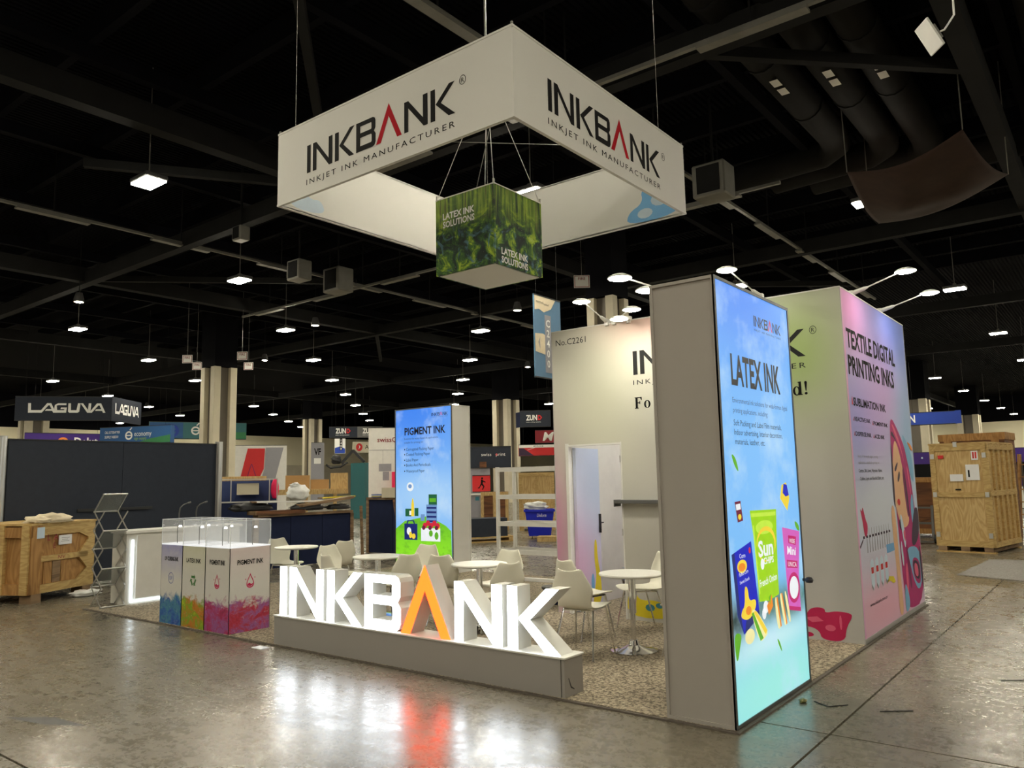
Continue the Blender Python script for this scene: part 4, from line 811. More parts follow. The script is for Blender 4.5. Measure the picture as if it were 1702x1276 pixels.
CH = [((-1.98, 1.28), (-.10, .99), 'white chair seen from behind, directly behind the last lit letter K'),
 ((-2.42, 1.98), (.3, .95), 'white chair just beyond the one behind the last letter K'),
 ((-2.10, 2.62), (-.6, -.8), 'white chair in profile at the right of the chrome footed table'),
 ((-1.18, 1.85), (-.95, -.2), 'white chair mostly hidden behind the front light box tower'),
 ((-3.08, 1.35), (-.95, .3), 'white chair seen from behind at the right of the table behind letter N'),
 ((-3.68, 2.12), (.1, -.99), 'white chair facing forward behind the table behind letter N'),
 ((-4.10, 1.78), (-.25, .97), 'white chair standing behind the right leg of the orange letter'),
 ((-4.72, 1.52), (-.98, .18), 'white chair left of the tip of the orange letter'),
 ((-5.12, 2.25), (.2, -.98), 'white chair in front of the green hill of the light box'),
 ((-6.15, 1.85), (.95, 0), 'white chair right of the first table, behind the first lit letter N'),
 ((-7.10, 2.55), (-.95, .1), 'white chair beyond the first lit letter N, nearest the navy half wall'),
 ((-5.25, 1.20), (.25, .97), 'white chair with its back behind the first lit letter K'),
 ((-7.98, 2.32), (.95, -.1), 'white chair partly hidden behind the glass showcases')]
ch0 = make_chair()
for k, (c, f, l) in enumerate(CH):
    o = ch0 if k == 0 else copy_tree(ch0); o.location = (c[0], c[1], .016); o.rotation_euler = (0, 0, math.atan2(-f[0], f[1])); o['label'] = l
# ------------------------------------------------------------------ neighbours of the booth: big wooden crate at left
def LB(t, name, mat, *boxes):
    o = None
    for b in boxes: m = MB(); m.box(*b); o = m.build(name, mat, t, True)
    return o
t = thing('wooden_crate', 'old square plywood crate with hand-lettered sides at the far left', 'crate', (-10.4, -.27, 0), math.atan2(.89, -.45))
LN, DP, z0, z1 = 1.28, 1.25, .13, 1.13
LB(t, 'inner_box', M['ply_red'], (.035, LN-.035, .035, DP-.035, z0+.02, z1-.02))
LB(t, 'lid', M['ply_pale'], (-.01, LN+.01, -.01, DP+.01, z1-.02, z1+.01))
for b in ((0, .2, 0, .035, z0, z1-.02), (LN-.14, LN, 0, .035, z0, z1-.02)): LB(t, 'frame_board', M['ply_red' if b[0] == 0 else 'ply_pale'], b)
for b in ((.2, LN-.14, 0, .035, z0, z0+.12), (.2, LN-.14, 0, .035, z1-.17, z1-.02), (.2, LN-.14, 0, .03, .58, .66)): LB(t, 'frame_board', M['ply_pale'], b)
frc = Fr((0, 0, 0), (1, 0, 0), (0, 0, 1))
for g in ([(LN-.14, z0+.12), (LN-.36, z0+.12), (LN-.14, .42)], [(LN-.14, z1-.17), (LN-.34, z1-.17), (LN-.14, .88)], [(LN-.14, .40), (LN-.14, .84), (LN-.36, .62)]):
    m = MB(); flat(m, frc, [g], .0, -.033); m.build('gusset', M['ply_pale'], t, True)
for x in (.28, .45, .62): LB(t, 'panel_board', M['wood' if x == .45 else 'ply_red'], (x, x+.155, .025, .034, z0+.13, .57))
for y0 in (0, .42, .86): LB(t, 'side_batten', M['ply_pale'], (-.03, .035, y0+.02, y0+.14, z0, z1-.02))
for z in (z0, z1-.19): LB(t, 'side_rail', M['ply_red'], (-.012, .035, .0, DP, z, z+.15))
for x in (.05, LN-.23):
    for y in (.0, DP-.2): LB(t, 'foot', M['wood'], (x, x+.18, y, y+.2, 0, z0))
LB(t, 'shipping_label', M['paper'], (.52, .78, -.004, 0, .80, .94), (-.016, -.012, .62, .72, .70, .86)); LB(t, 'torn_label', M['plight'], (.10, .24, -.003, 0, .92, 1.08))
for q in (('L  A', .30, .88, .085, None, dict(bold=.01)), ('E', .42, .76, .08, None, {}), ('NV', .52, .595, .05, .14, dict(shear=.15))): m = MB(); text(m, frc, *q[:5], d=.002, **q[5]); m.build('hand_lettering', M['maroon'], t, True)
m = MB()
for a, b, c in ((.57, .895, .16), (.58, .87, .12), (.56, .845, .17)): flat(m, frc, [rect(a, b, a+c, b+.008)], .005)
m.build('label_print', M['pgrey'], t, True)
t = thing('cloth_bundle', 'crumpled cream cloth lying on top of the old crate', 'cloth', (-10.64, .05, 1.14))
lump('cloth', M['rag'], t, (-10.66, .07, 1.18), (.16, .30, .085), 11, .5, .22); lump('fold', M['rag'], t, (-10.55, -.10, 1.18), (.12, .14, .055), 12, .7, .25)
t = thing('plastic_scrap', 'clear plastic wrap lying under the right end of the old crate', 'plastic wrap', (-10.8, .55, 0)); lump('wrap', M['plasticbag'], t, (-10.62, .62, .045), (.10, .22, .05), 14, .9, .3)
# charcoal wall with aluminium posts
t = thing('charcoal_wall', 'long charcoal partition wall behind the brochure stand and showcases', 'partition', (-12.14, 1.8, 0))
for a, b in ((-.04, 1.80), (1.806, 3.64)): m = MB(); m.box(-12.18, -12.10, a, b, .03, 2.44); m.build('panel', M['charcoal'], t)
m = MB(); m.box(-12.19, -12.09, -.04, 3.64, 2.44, 2.46); m.build('top_trim', M['black'], t)
m = MB(); m.box(-12.10, -12.07, 1.05, 2.36, 1.235, 1.285); m.build('slot', M['black'], t)
for y in (-.13, 3.70):
    m = MB(); m.tube([(-12.12, y, 0), (-12.12, y, 2.5)], .075, 10); m.tube([(-12.05, y-.04, 0), (-12.05, y-.04, 2.48)], .03, 8); m.build('post', M['alu'], t)
for k, y in enumerate((2.62, 2.95)):
    t = thing('gooseneck_lamp', ('left of two thin goosenecks in front of the charcoal wall', 'right of two thin goosenecks in front of the charcoal wall')[k], 'gooseneck', (-11.6, y, 0))
    m = MB(); m.lathe([(.0, 0), (.12, 0), (.12, .015), (.02, .03), (.0, .03)], (-11.6, y, 0), 14); m.build('foot', M['black'], t)
    m = MB(); m.tube([(-11.6, y, .02), (-11.6, y, 1.15), (-11.6, y+.02, 1.25), (-11.6, y+.08, 1.30), (-11.6, y+.17, 1.33)], .012, 8); m.build('neck', M['dark_alu'], t)
    m = MB(); m.tube([(-11.6, y+.16, 1.325), (-11.6, y+.22, 1.34)], .02, 8); m.build('tip', M['dark_alu'], t)
# navy half walls
def halfwall(label, a, b, h):
    t = thing('half_wall', label, 'partition', ((a[0]+b[0])/2, (a[1]+b[1])/2, 0)); A = Vector((*a, 0)); B = Vector((*b, 0)); n = 3
    for k in range(n):
        p = A.lerp(B, k/n); q = A.lerp(B, (k+1)/n); d = (q-p).normalized()*.006
        m = MB(); m.bar(p+d+Vector((0, 0, h/2-.02)), q-d+Vector((0, 0, h/2-.02)), .07, h-.06); m.build('panel', M['navy'], t)
    m = MB(); m.bar(A+Vector((0, 0, h-.02)), B+Vector((0, 0, h-.02)), .16, .05); m.build('cap_board', M['wood'], t)
    m = MB()
    for p in (A, B): m.bar(p+Vector((0, 0, 0)), p+Vector((0, 0, h-.05)), .09, .09)
    m.build('end_post', M['wood'], t)
halfwall('long navy half wall piled with boards behind the left tables', (-11.2, 3.95), (-11.2, 6.3), 1.05)
halfwall('shorter navy half wall just left of the back light box', (-12.2, 7.7), (-9.6, 7.65), 1.28)
def loose(name, label, cat, a, b, w, h, mat, group=None):
    c = (Vector(a)+Vector(b))/2; t = thing(name, label, cat, (c.x, c.y, min(a[2], b[2])), 0, group); m = MB(); m.bar(a, b, w, h); m.build('plank', mat, t)
    d = (Vector(b)-Vector(a)).normalized(); m = MB()
    for p, s in ((a, -1), (b, 1)): m.bar(Vector(p)+d*.004*s-d*.01, Vector(p)+d*.004*s+d*.01, w*1.01, h*1.02)
    m.build('sawn_end', M['wood'], t)
loose('loose_board', 'long brown board on the left end of the navy half wall', 'board', (-11.25, 3.9, 1.09), (-11.2, 5.0, 1.09), .30, .07, M['brownwood'])
loose('loose_board', 'pale trimmed board crossing the pile on the navy half wall', 'board', (-11.35, 4.0, 1.30), (-11.25, 5.6, 1.27), .22, .03, M['white'])
loose('loose_board', 'grey board slanting up over the pile on the navy half wall', 'board', (-11.1, 4.9, 1.20), (-11.15, 6.25, 1.33), .20, .05, M['wood'])
loose('loose_board', 'yellow edged board on the pile right of the plastic bag', 'board', (-11.35, 5.6, 1.33), (-11.35, 6.5, 1.345), .14, .025, M['pyel'])
loose('leaning_plank', 'single brown plank leaning on the navy half wall by the light box', 'plank', (-10.9, 7.35, 1.22), (-10.0, 6.75, .02), .14, .04, M['brownwood'])
loose('leaning_plank', 'thin upright stick at the end of the long navy half wall', 'plank', (-11.1, 6.5, 1.12), (-10.95, 6.42, .02), .06, .03, M['wood'])
for k, (c, r) in enumerate((((-11.2, 5.15, 1.15), (.14, .42, .09)), ((-11.45, 4.05, 1.19), (.14, .45, .11)), ((-11.2, 5.95, 1.13), (.13, .32, .07)))):
    t = thing('rolled_fabric', ('dark crumpled fabric in the middle of the board pile', 'dark crumpled fabric at the left of the board pile', 'dark crumpled fabric at the right of the board pile')[k], 'fabric', c); lump('fabric', M['black'], t, c, r, 30+k, .6, .2)
# cartons, bag, display case further back
def carton(label, c, s, mat=None, rz=0.0, name='cardboard_box'):
    t = thing(name, label, 'box', c, rz); x, y, z = s
    m = MB(); m.box(-x/2, x/2, -y/2, y/2, 0, z); m.build('body', mat or M['card'], t, True)
    m = MB(); m.box(-x/2-.003, x/2+.003, -.04, .04, -.0, z+.003); m.build('tape', M['rag'], t, True)
    m = MB(); m.box(-x/2, -.003, -y/2, y/2, z, z+.008); m.box(.003, x/2, -y/2, y/2, z, z+.008); m.build('flap', mat or M['card'], t, True); return t
t = thing('timber_bench', 'low bench of raw timber carrying cartons behind the navy half wall', 'bench', (-18.9, 10.9, 0), math.radians(52))
LB(t, 'bench_top', M['ply'], (-1.6, 1.35, -.6, .6, 1.30, 1.46))
for x in (-1.5, 0, .9): LB(t, 'leg', M['ply'], (x, x+.1, -.55, .55, 0, 1.30))
carton('big open cardboard box above the white plastic bag', (-19.14, 10.8, 1.46), (.75, .6, .44), None, math.radians(52)); carton('smaller cardboard box right of the big open one', (-18.72, 11.35, 1.46), (.58, .5, .30), None, math.radians(52))
carton('plywood box beside the cartons under the hanging sign', (-18.35, 11.85, 1.46), (.55, .5, .5), M['ply'], math.radians(52), 'plywood_box')
t = thing('plastic_bag', 'white plastic bag on the board pile of the navy half wall', 'plastic bag', (-11.5, 5.15, 1.28)); lump('bag', M['plasticbag'], t, (-11.5, 5.15, 1.45), (.2, .24, .17), 21, .9, .16); lump('knot', M['plasticbag'], t, (-11.5, 5.08, 1.60), (.08, .1, .06), 22, .9, .3)
t = thing('display_case', 'long clear display case with a blue interior behind the navy half wall', 'display case', (-17.9, 8.1, 0), math.radians(57))
LB(t, 'stand', M['navy'], (-.85, .85, -.3, .3, 0, 1.16)); LB(t, 'back_panel', M['dullblue'], (-.85, .85, .26, .3, 1.16, 1.76))
for x in (-.86, -.42, .62, .83): LB(t, 'frame_post', M['alu'], (x, x+.03, -.3, -.27, 1.16, 1.80))
LB(t, 'frame_rail', M['alu'], (-.86, .86, -.31, -.27, 1.78, 1.81), (-.86, .86, -.31, -.27, 1.14, 1.18)); LB(t, 'printer', M['concrete'], (-.25, .35, -.15, .15, 1.36, 1.68))
lump('pink_dome', M['hotpink'], t, (-17.43, 8.74, 1.50), (.09, .12, .30), 44, .9, .03)
t = thing('timber_skid', 'yellow timber skid behind the clear display case', 'skid', (-21.5, 9.9, 0), math.radians(57)); LB(t, 'deck', M['ply'], (-1.1, 1.1, -.4, .4, 1.75, 1.92)); 
for x in (-1.0, -.05, .9): LB(t, 'leg', M['ply'], (x, x+.1, -.4, .4, 0, 1.75))
# red and white booth, far left centre
def sign(name, label, cat, a, b, z0, z1, mat, depth=.1, cables=True, ceil=None, parts=()):
    A = Vector((*a, 0)); B = Vector((*b, 0)); t = thing(name, label, cat, ((a[0]+b[0])/2, (a[1]+b[1])/2, z0))
    f = Fr((A.x, A.y, 0), B-A, (0, 0, 1)); w = (B-A).length
    o = panel('sign_face', f, 0, w, z0, z1, -depth, 0, mat, t)
    for q in (rect(0, z0, w, z0+.03), rect(0, z1-.03, w, z1)): m = MB(); flat(m, f, [q], .01, -.01-depth); m.build('sign_edge', M['black'], t)
    if cables:
        for x in (.1*w, .9*w): p = f.p(x, z1, -depth/2); m = MB(); m.tube([p, (p.x, p.y, ZC)], .006, 5); m.build('hanging_cable', M['steel'], t)
    return t, o, f, w
t, o, f, w = sign('exhibit_wall', 'white exhibit wall with a slanted red panel at the far left', 'exhibit wall', (-41.1, 21.2), (-38.9, 24.6), 0, 4.05, M['white'], .3, False)
pr(o, f, 'sred', [[(1.25, 1.6), (2.25, 1.6), (2.7, 2.6), (2.75, 3.85), (1.75, 3.85)]], .03, 'red_panel'); pr(o, f, 'pgrey', [[(2.3, 1.2), (3.2, 1.2), (3.85, 3.9), (2.8, 3.9), (2.75, 2.6)]], .04, 'grey_panel'); pr(o, f, 'pplum', [rect(.1, 2.85, .45, 2.95), [(1.6, 1.7), (1.66, 1.7), (2.0, 2.9), (1.96, 2.9)], [(2.36, 1.7), (2.42, 1.7), (2.02, 2.9), (1.98, 2.9)]], .05)
# hanging signs on the left
def block_text(m, f, body, x, y, h, w, d=.01, bold=.03): text(m, f, body, x, y, h, w, d=d, bold=bold)
C0 = Vector((-36.17, 12.61)); dL = Vector((.606, .795)); dR = Vector((-.62, .785))
A0 = C0 - dL*4.15; B0 = C0 + dR*3.0
t, o, f, w = sign('hanging_sign', 'black hanging box sign with bold white lettering at far left', 'hanging sign', A0, C0, 4.84, 6.0, M['charcoal'], .08)
def laguna(fr, x0, wid, z, h):
    m = MB(); u = wid/6.0; s = .26
    def P(*ls):
        for l in ls: flat(m, fr, [[(x0+a*u, z+b*h) for a, b in l]], .012)
    P([(0, 1), (.22, 1), (.24, s), (1.05, s), (.93, 0), (.02, 0)])
    def A(x): flat(m, fr, [[(x0+(x+a)*u, z+b*h) for a, b in ((-.1, 0), (.12, 0), (.62, .78), (.7, .78), (.86, .38), (.46, .38), (.36, .2), (.92, .2), (1.0, 0), (1.2, 0), (.82, 1), (.5, 1))]], .012)
    A(.95); P([(2.95, 1), (2.3, 1), (2.05, .8), (2.0, .25), (2.15, 0), (2.95, 0), (3.0, .55), (2.55, .55), (2.5, .38), (2.8, .38), (2.78, s), (2.25, s), (2.2, .75), (2.35, .8), (2.95, .8)])
    P([(3.1, 1), (3.3, 1), (3.32, s), (3.75, s), (3.85, 1), (4.05, 1), (3.98, .1), (3.85, 0), (3.2, 0), (3.1, .1)]); P([(4.05, 1), (4.25, 1), (4.65, .3), (4.7, 1), (4.9, 1), (4.85, 0), (4.6, 0)]); A(4.85); return m
laguna(f, .55, 3.3, 5.22, .45).build('sign_lettering', M['whiteprint'], o)
f2 = Fr((C0.x, C0.y, 0), (dR.x, dR.y, 0), (0, 0, 1)); o2 = panel('sign_face', f2, 0, 3.0, 4.84, 6.0, -.08, 0, M['charcoal'], t); laguna(f2, .30, 2.4, 5.20, .52).build('sign_lettering', M['whiteprint'], o2)
t, o, f, w = sign('hanging_sign', 'blue and green hanging sign below the black one', 'hanging sign', (-42.9, 15.1), (-38.6, 16.9), 4.0, 4.98, M['eblue'], .3)
def econ(o, f, x, z, s):
    pr(o, f, 'whiteprint', [[ell(x+.28*s, z+.25*s, .27*s, .27*s, 18), ell(x+.28*s, z+.25*s, .17*s, .17*s, 18)], rect(x+.05*s, z+.22*s, x+.5*s, z+.29*s), [(x+.3*s, z+.58*s), (x+.45*s, z+.75*s), (x+.52*s, z+.72*s), (x+.38*s, z+.56*s)]], .012); prt(o, f, 'whiteprint', [('economy', x+.68*s, z+.20*s, .30*s, 1.25*s)], .012); prt(o, f, 'lime', [('sign supply', x+.68*s, z-.02*s, .16*s, .9*s)], .012)
econ(o, f, 1.7, 4.25, .9); prt(o, f, 'whiteprint', [('CALL US TODAY FOR', .35, 4.62, .13, 1.0, dict(bold=.02)), ('SUPPLY NEEDS!', .35, 4.36, .13, .9, dict(bold=.02))], .012)
pr(o, f, 'egreen', [[(2.4, 4.04), (w-.02, 4.04), (w-.02, 4.45), (3.2, 4.25)]], .010)
t, o, f, w = sign('hanging_sign', 'wider blue and green hanging sign passing behind the grey column', 'hanging sign', (-49.4, 21.2), (-47.0, 27.0), 4.85, 6.02, M['tealb'], .3)
pr(o, f, 'eblue', [rect(.02, 4.9, 2.1, 5.97)], .010); econ(o, f, 2.6, 5.15, 1.1); pr(o, f, 'egreen', [rect(4.9, 4.9, w-.02, 5.35)], .011); pr(o, f, 'sblue', [[ell(1.4, 5.4, .45, .45, 18), ell(1.4, 5.4, .28, .28, 18)], rect(1.1, 5.36, 1.8, 5.46)], .012)
for k, c in enumerate(('hotpink', 'pyel', 'pplum', 'plight', 'porange', 'sred')): pr(o, f, c, [ell(.25+.2*(k % 3), 5.1+.3*(k//3)+.08*(k % 2), .16, .18, 12)], .013+.001*k)
t, o, f, w = sign('hanging_sign', 'purple hanging sign just above the charcoal wall', 'hanging sign', (-49.2, 13.6), (-48.2, 17.8), 3.9, 5.0, M['spurple'], .2); prt(o, f, 'whiteprint', [('Delut', 2.6, 4.28, .45, 1.3, dict(bold=.03))], .012); pr(o, f, 'porange', [[ell(2.0, 4.45, .3, .3, 16), ell(2.0, 4.45, .17, .17, 16)]], .012)
# centre background: signs, white wall, arm
def zund(o, f, x, z, s):
    prt(o, f, 'whiteprint', [('ZUN', x, z, .34*s, .75*s, dict(bold=.04)), ('swiss cutting systems', x, z-.16*s, .07*s, 1.0*s)], .012); pr(o, f, 'sred', [[(x+.80*s, z), (x+.80*s, z+.34*s), (x+.95*s, z+.34*s), (x+1.1*s, z+.17*s), (x+.95*s, z), (x+.86*s, z+.0), (x+.86*s, z+.09*s), (x+.93*s, z+.09*s), (x+1.0*s, z+.17*s), (x+.93*s, z+.26*s), (x+.86*s, z+.26*s), (x+.86*s, z)]], .012)
t, o, f, w = sign('hanging_sign', 'dark grey hanging sign above the cartons, left of the white wall', 'hanging sign', (-40.13, 28.84), (-38.9, 30.25), 4.68, 5.43, M['charcoal'], .05); zund(o, f, .42, 4.98, .92)
f2 = Fr((-38.9, 30.25, 0), (-.05, 1, 0), (0, 0, 1)); f2 = Fr((-38.9, 30.25, 0), (.55, .84, 0), (0, 0, 1)); o2 = panel('sign_face', f2, 0, 1.7, 4.68, 5.43, -.05, 0, M['dark_alu'], t); zund(o2, f2, .35, 4.98, .92)
t, o, f, w = sign('aisle_banner', 'small white and blue hanging banner below the dark grey sign', 'banner', (-38.2, 27.75), (-37.77, 28.28), 3.5, 4.53, M['whiteprint'], .03); pr(o, f, 'sblue', [[(.02, 3.55), (w-.02, 3.55), (w-.02, 3.85), (w*.5, 4.0), (.02, 3.9)]], .006); pr(o, f, 'ink', [rect(w*.48, 3.75, w*.72, 4.5)], .008)
m = MB()
for k, c in enumerate('1400'): text(m, f, c, w*.6, 4.32-.18*k, .13, d=.012, align='C', bold=.02)
m.build('printed_number', M['whiteprint'], o)
t, o, f, w = sign('hanging_sign', 'pale hanging sign with a round red mark and grey letters', 'hanging sign', (-46.9, 36.6), (-45.0, 38.6), 4.0, 4.95, M['concrete'], .05); pr(o, f, 'sred', [ell(.55, 4.48, .26, .32, 16)], .012); pr(o, f, 'whiteprint', [[(.48, 4.3), (.66, 4.5), (.52, 4.65), (.56, 4.5)]], .014); prt(o, f, 'greyink', [('ARLON', 1.0, 4.33, .32, 1.5)], .012)
t, o, f, w = sign('column_sign', 'grey lettered sign standing against the far column', 'sign', (-55.3, 39.0), (-54.6, 39.9), 0, 5.3, M['pgrey'], .1, False); prt(o, f, 'ink', [('VF', .25, 4.2, .55, .6, dict(bold=.03))], .012); pr(o, f, 'whiteprint', [rect(.25, 3.4, .85, 3.9)], .012)
t, o, f, w = sign('exhibit_wall', 'tall white exhibit wall partly hidden behind the back light box', 'exhibit wall', (-24.45, 18.5), (-22.6, 20.5), 0, 4.08, M['white'], .3, False); prt(o, f, 'maroon', [('swissQprint', .38, 3.42, .21, 1.5, dict(bold=.012))], .012); pr(o, f, 'pgrey', [rect(.02, 3.05, w, 3.07), rect(.62, 1.9, .63, 3.05), rect(.45, 2.12, 1.0, 2.45), rect(.62, 1.72, .9, 2.1)], .012)
t = thing('pink_cylinder', 'hot pink upright drum in front of the white exhibit wall', 'drum', (-23.4, 19.2, 0)); m = MB(); m.lathe([(.0, 0), (.13, 0), (.14, .02), (.14, 2.05), (.13, 2.08), (.0, 2.09)], (-23.45, 19.15, 0), 18); m.build('shell', M['hotpink'], t); m = MB(); m.lathe([(.145, .99), (.145, 1.01), (.0, 1.01)], (-23.45, 19.15, 0), 18); m.build('seam', M['sred'], t)
t = thing('lift_arm', 'black folded cable arm on a teal base behind the half wall', 'machine arm', (-26.5, 19.3, 0))
m = MB(); m.box(-26.6, -25.6, 19.3, 19.9, 0, 2.55); m.build('base', M['tealb'], t); m = MB(); m.bar((-26.9, 19.0, 2.55), (-26.5, 19.35, 3.15), .10, .12); m.bar((-26.5, 19.35, 3.15), (-26.0, 19.6, 2.6), .10, .12); m.build('arm', M['black'], t)
m = MB(); m.tube([(-27.35, 18.45, 2.5), (-27.2, 18.6, 2.35), (-26.9, 18.95, 2.40), (-26.7, 19.2, 2.6)], .05, 8); m.build('hose', M['black'], t); lump('motor', M['black'], t, (-27.05, 18.8, 2.72), (.25, .25, .22), 51, .9, .2)
carton('grey carton with printed panels on the shorter navy half wall', (-11.35, 7.68, 1.28), (.44, .3, .22), M['concrete'], 0, 'printed_carton'); 
t = thing('folded_cap', 'black cap lying on the shorter navy half wall by the light box', 'cap', (-10.75, 7.66, 1.28)); lump('crown', M['black'], t, (-10.75, 7.66, 1.355), (.085, .09, .085), 61, .85, .05); m = MB(); m.tube([(-10.70, 7.68, 1.40), (-10.58, 7.74, 1.39)], [.05, .02], 8); m.build('visor', M['black'], t)
t = thing('magazine_stack', 'small leaning stack of striped magazines on the half wall', 'magazines', (-11.75, 7.68, 1.28), 0)
for k in range(5): m = MB(); m.box(-11.98, -11.68, 7.58, 7.78, 1.28+.016*k, 1.294+.016*k); m.build('magazine', M[('pnavy', 'pyel', 'pgrey', 'plight', 'pnavy')[k]], t)
# behind the tables to the right of the back light box
t, o, f, w = sign('exhibit_wall', 'dark grey exhibit wall with pale lettering behind the white shelving', 'exhibit wall', (-16.2, 15.8), (-15.0, 16.75), 2.05, 2.82, M['charcoal'], .1, False); prt(o, f, 'whiteprint', [('swiss   print', .48, 2.48, .11, .85)], .012); pr(o, f, 'sred', [ell(1.02, 2.52, .04, .045, 10)], .012)
LBW = MB(); flat(LBW, f, [rect(0, 0, .78, 2.05)], -.02, -.1); LBW.build('lower_wall', M['pgrey'], t); pr(o, f, 'brownwood', [rect(.42, 2.08, .66, 2.28)], .06, 'picture')
t, o, f, w = sign('poster', 'red poster with a running figure right of the back light box', 'poster', (-15.95, 15.75), (-15.47, 16.15), 1.22, 1.82, M['sred'], .03, False); pr(o, f, 'ink', [ell(.34, 1.70, .035, .04, 8), [(.30, 1.66), (.38, 1.64), (.36, 1.52), (.42, 1.42), (.36, 1.30), (.33, 1.31), (.37, 1.42), (.31, 1.47), (.24, 1.35), (.18, 1.36), (.20, 1.39), (.23, 1.39), (.29, 1.52)], [(.38, 1.62), (.46, 1.58), (.45, 1.55), (.37, 1.58)]], .006)
t = thing('white_counter', 'white and grey counter below the red poster', 'counter', (-15.6, 15.9, 0), math.radians(38)); LB(t, 'worktop', M['white'], (-.6, .5, -.4, .3, 1.13, 1.18)); LB(t, 'body', M['pgrey'], (-.55, .45, -.35, .3, 0, 1.13)); LB(t, 'badge', M['pteal'], (-.25, -.12, -.36, -.35, .95, 1.08))
t = thing('timber_pallet', 'timber pallet with shrink-wrapped sheets right of the back light box', 'pallet', (-12.0, 10.9, 0), math.radians(60))
for z in (.0, .11): LB(t, 'deck', M['ply_pale'], (-1.3, 1.3, -.4, .4, z, z+.03))
for x in (-1.25, -.1, 1.1): LB(t, 'block', M['ply'], (x, x+.14, -.4, .4, .03, .11))
LB(t, 'wrapped_stack', M['charcoal'], (-1.2, 1.1, -.3, .35, .14, .62))
# white shelving unit
t = thing('shelving_unit', 'empty white metal shelving unit beside the storage room', 'shelving', (-7.21, 6.39, 0), 0)
for x in (0, 1.75):
    for y in (0, .50): LB(t, 'upright', M['white'], (x, x+.055, y, y+.055, 0, 1.87))
for z in (.37, .87, 1.36, 1.86): LB(t, 'shelf_frame', M['white'], (.055, 1.75, -.005, .035, z-.08, z), (.055, 1.75, .52, .56, z-.08, z), (.01, .045, .055, .5, z-.06, z-.01), (1.76, 1.795, .055, .5, z-.06, z-.01))
t = thing('floor_channel', 'white metal channel lying on the floor under the shelving', 'metal channel', (-5.0, 5.3, .016), math.radians(4)); LB(t, 'channel', M['white'], (-.9, .6, -.04, .04, 0, .05)); LB(t, 'flange', M['alu'], (-.9, .6, -.05, .05, 0, .006))
t = thing('dark_tub', 'small dark blue tub on the carpet beside the storage room corner', 'tub', (-3.95, 3.6, .016)); m = MB(); m.lathe([(.0, 0), (.12, 0), (.15, .20), (.16, .20), (.16, .215), (.14, .215), (.12, .02)], (-3.95, 3.6, .016), 16); m.build('shell', M['navy'], t); m = MB(); m.lathe([(.162, .19), (.168, .20), (.168, .22), (.155, .225), (.0, .225)], (-3.95, 3.6, .016), 16); m.build('rim', M['black'], t)
# blue bin and crates
t = thing('blue_bin', 'bright blue wheeled waste bin seen through the white shelving', 'bin', (-11.0, 12.9, 0), math.radians(38))
m = MB(); m.add([(-.30, -.28, .08), (.30, -.28, .08), (.30, .28, .08), (-.30, .28, .08), (-.40, -.36, .78), (.40, -.36, .78), (.40, .36, .78), (-.40, .36, .78)], [(3,2,1,0), (4,5,6,7), (0,1,5,4), (1,2,6,5), (2,3,7,6), (3,0,4,7)]); m.build('tub', M['binblue'], t, True)
m = MB(); m.box(-.43, .43, -.39, -.36, .74, .80); m.box(-.43, .43, .36, .39, .74, .80); m.box(-.43, -.40, -.36, .36, .74, .80); m.box(.40, .43, -.36, .36, .74, .80); m.build('rim', M['binblue'], t, True)
m = MB(); text(m, Fr((-.2, -.362, .6), (1, 0, 0), (0, .114, 1)), 'Uniform', .12, .0, .09, .26, d=.006, shear=.2); m.build('printed_name', M['whiteprint'], t, True)
for x in (-.22, .22): m = MB(); m.tube([(x, -.2, .05), (x+.02, -.2, .05)], .05, 10); m.build('wheel', M['black'], t, True)
lump('rubbish', M['plasticbag'], t, (-11.05, 12.85, .88), (.33, .28, .12), 71, .9, .3)
def crate(label, c, s, rz, mat, batten):
    t = thing('plywood_crate', label, 'crate', c, rz); x, y, z = s; LB(t, 'box', mat, (-x/2, x/2, -y/2, y/2, .1, z))
    for q in (-x/2, x/2-.1, -.05): LB(t, 'batten', batten, (q, q+.1, -y/2-.025, -y/2, .1, z))
    for q in (.1, z-.12): LB(t, 'rail', batten, (-x/2, x/2, -y/2-.03, -y/2-.002, q, q+.12))
    for q in (-x/2, x/2-.15): LB(t, 'skid', batten, (q, q+.15, -y/2, y/2, 0, .1))
    return t
crate('light plywood crate behind the blue bin', (-13.3, 15.9, 0), (1.15, .9, 1.85), math.radians(38), M['ply'], M['ply_pale']); crate('darker plywood crate at the right of the one behind the blue bin', (-12.4, 16.6, 0), (.7, .8, 1.80), math.radians(38), M['ply_red'], M['brownwood'])
crate('low plywood crate left behind the white shelving', (-14.5, 15.2, 0), (.9, .7, 1.25), math.radians(38), M['brownwood'], M['ply'])
t = thing('timber_offcut', 'short timber pallet piece on the floor below the blue bin', 'pallet', (-10.0, 12.3, 0), math.radians(30)); LB(t, 'deck', M['ply_pale'], (-.5, .6, -.25, .25, .10, .13)); LB(t, 'bearer', M['ply'], (-.5, .6, -.25, -.17, 0, .10), (-.5, .6, .17, .25, 0, .10))
t, o, f, w = sign('hanging_sign', 'dark grey hanging sign left of the storage room', 'hanging sign', (-25.33, 30.75), (-23.9, 31.8), 4.62, 5.58, M['charcoal'], .05); zund(o, f, .35, 5.02, .85); panel('sign_face', Fr((-25.75, 30.9, 0), (.42, -.15, 0), (0, 0, 1)), 0, .44, 4.62, 5.5, -.05, 0, M['navy'], t)
t, o, f, w = sign('hanging_sign', 'dark red hanging sign beside the storage room edge', 'hanging sign', (-25.96, 33.03), (-24.2, 34.3), 3.78, 4.58, M['maroon'], .05); prt(o, f, 'whiteprint', [('M', .45, 3.93, .5, .55, dict(shear=.25, bold=.02))], .012)
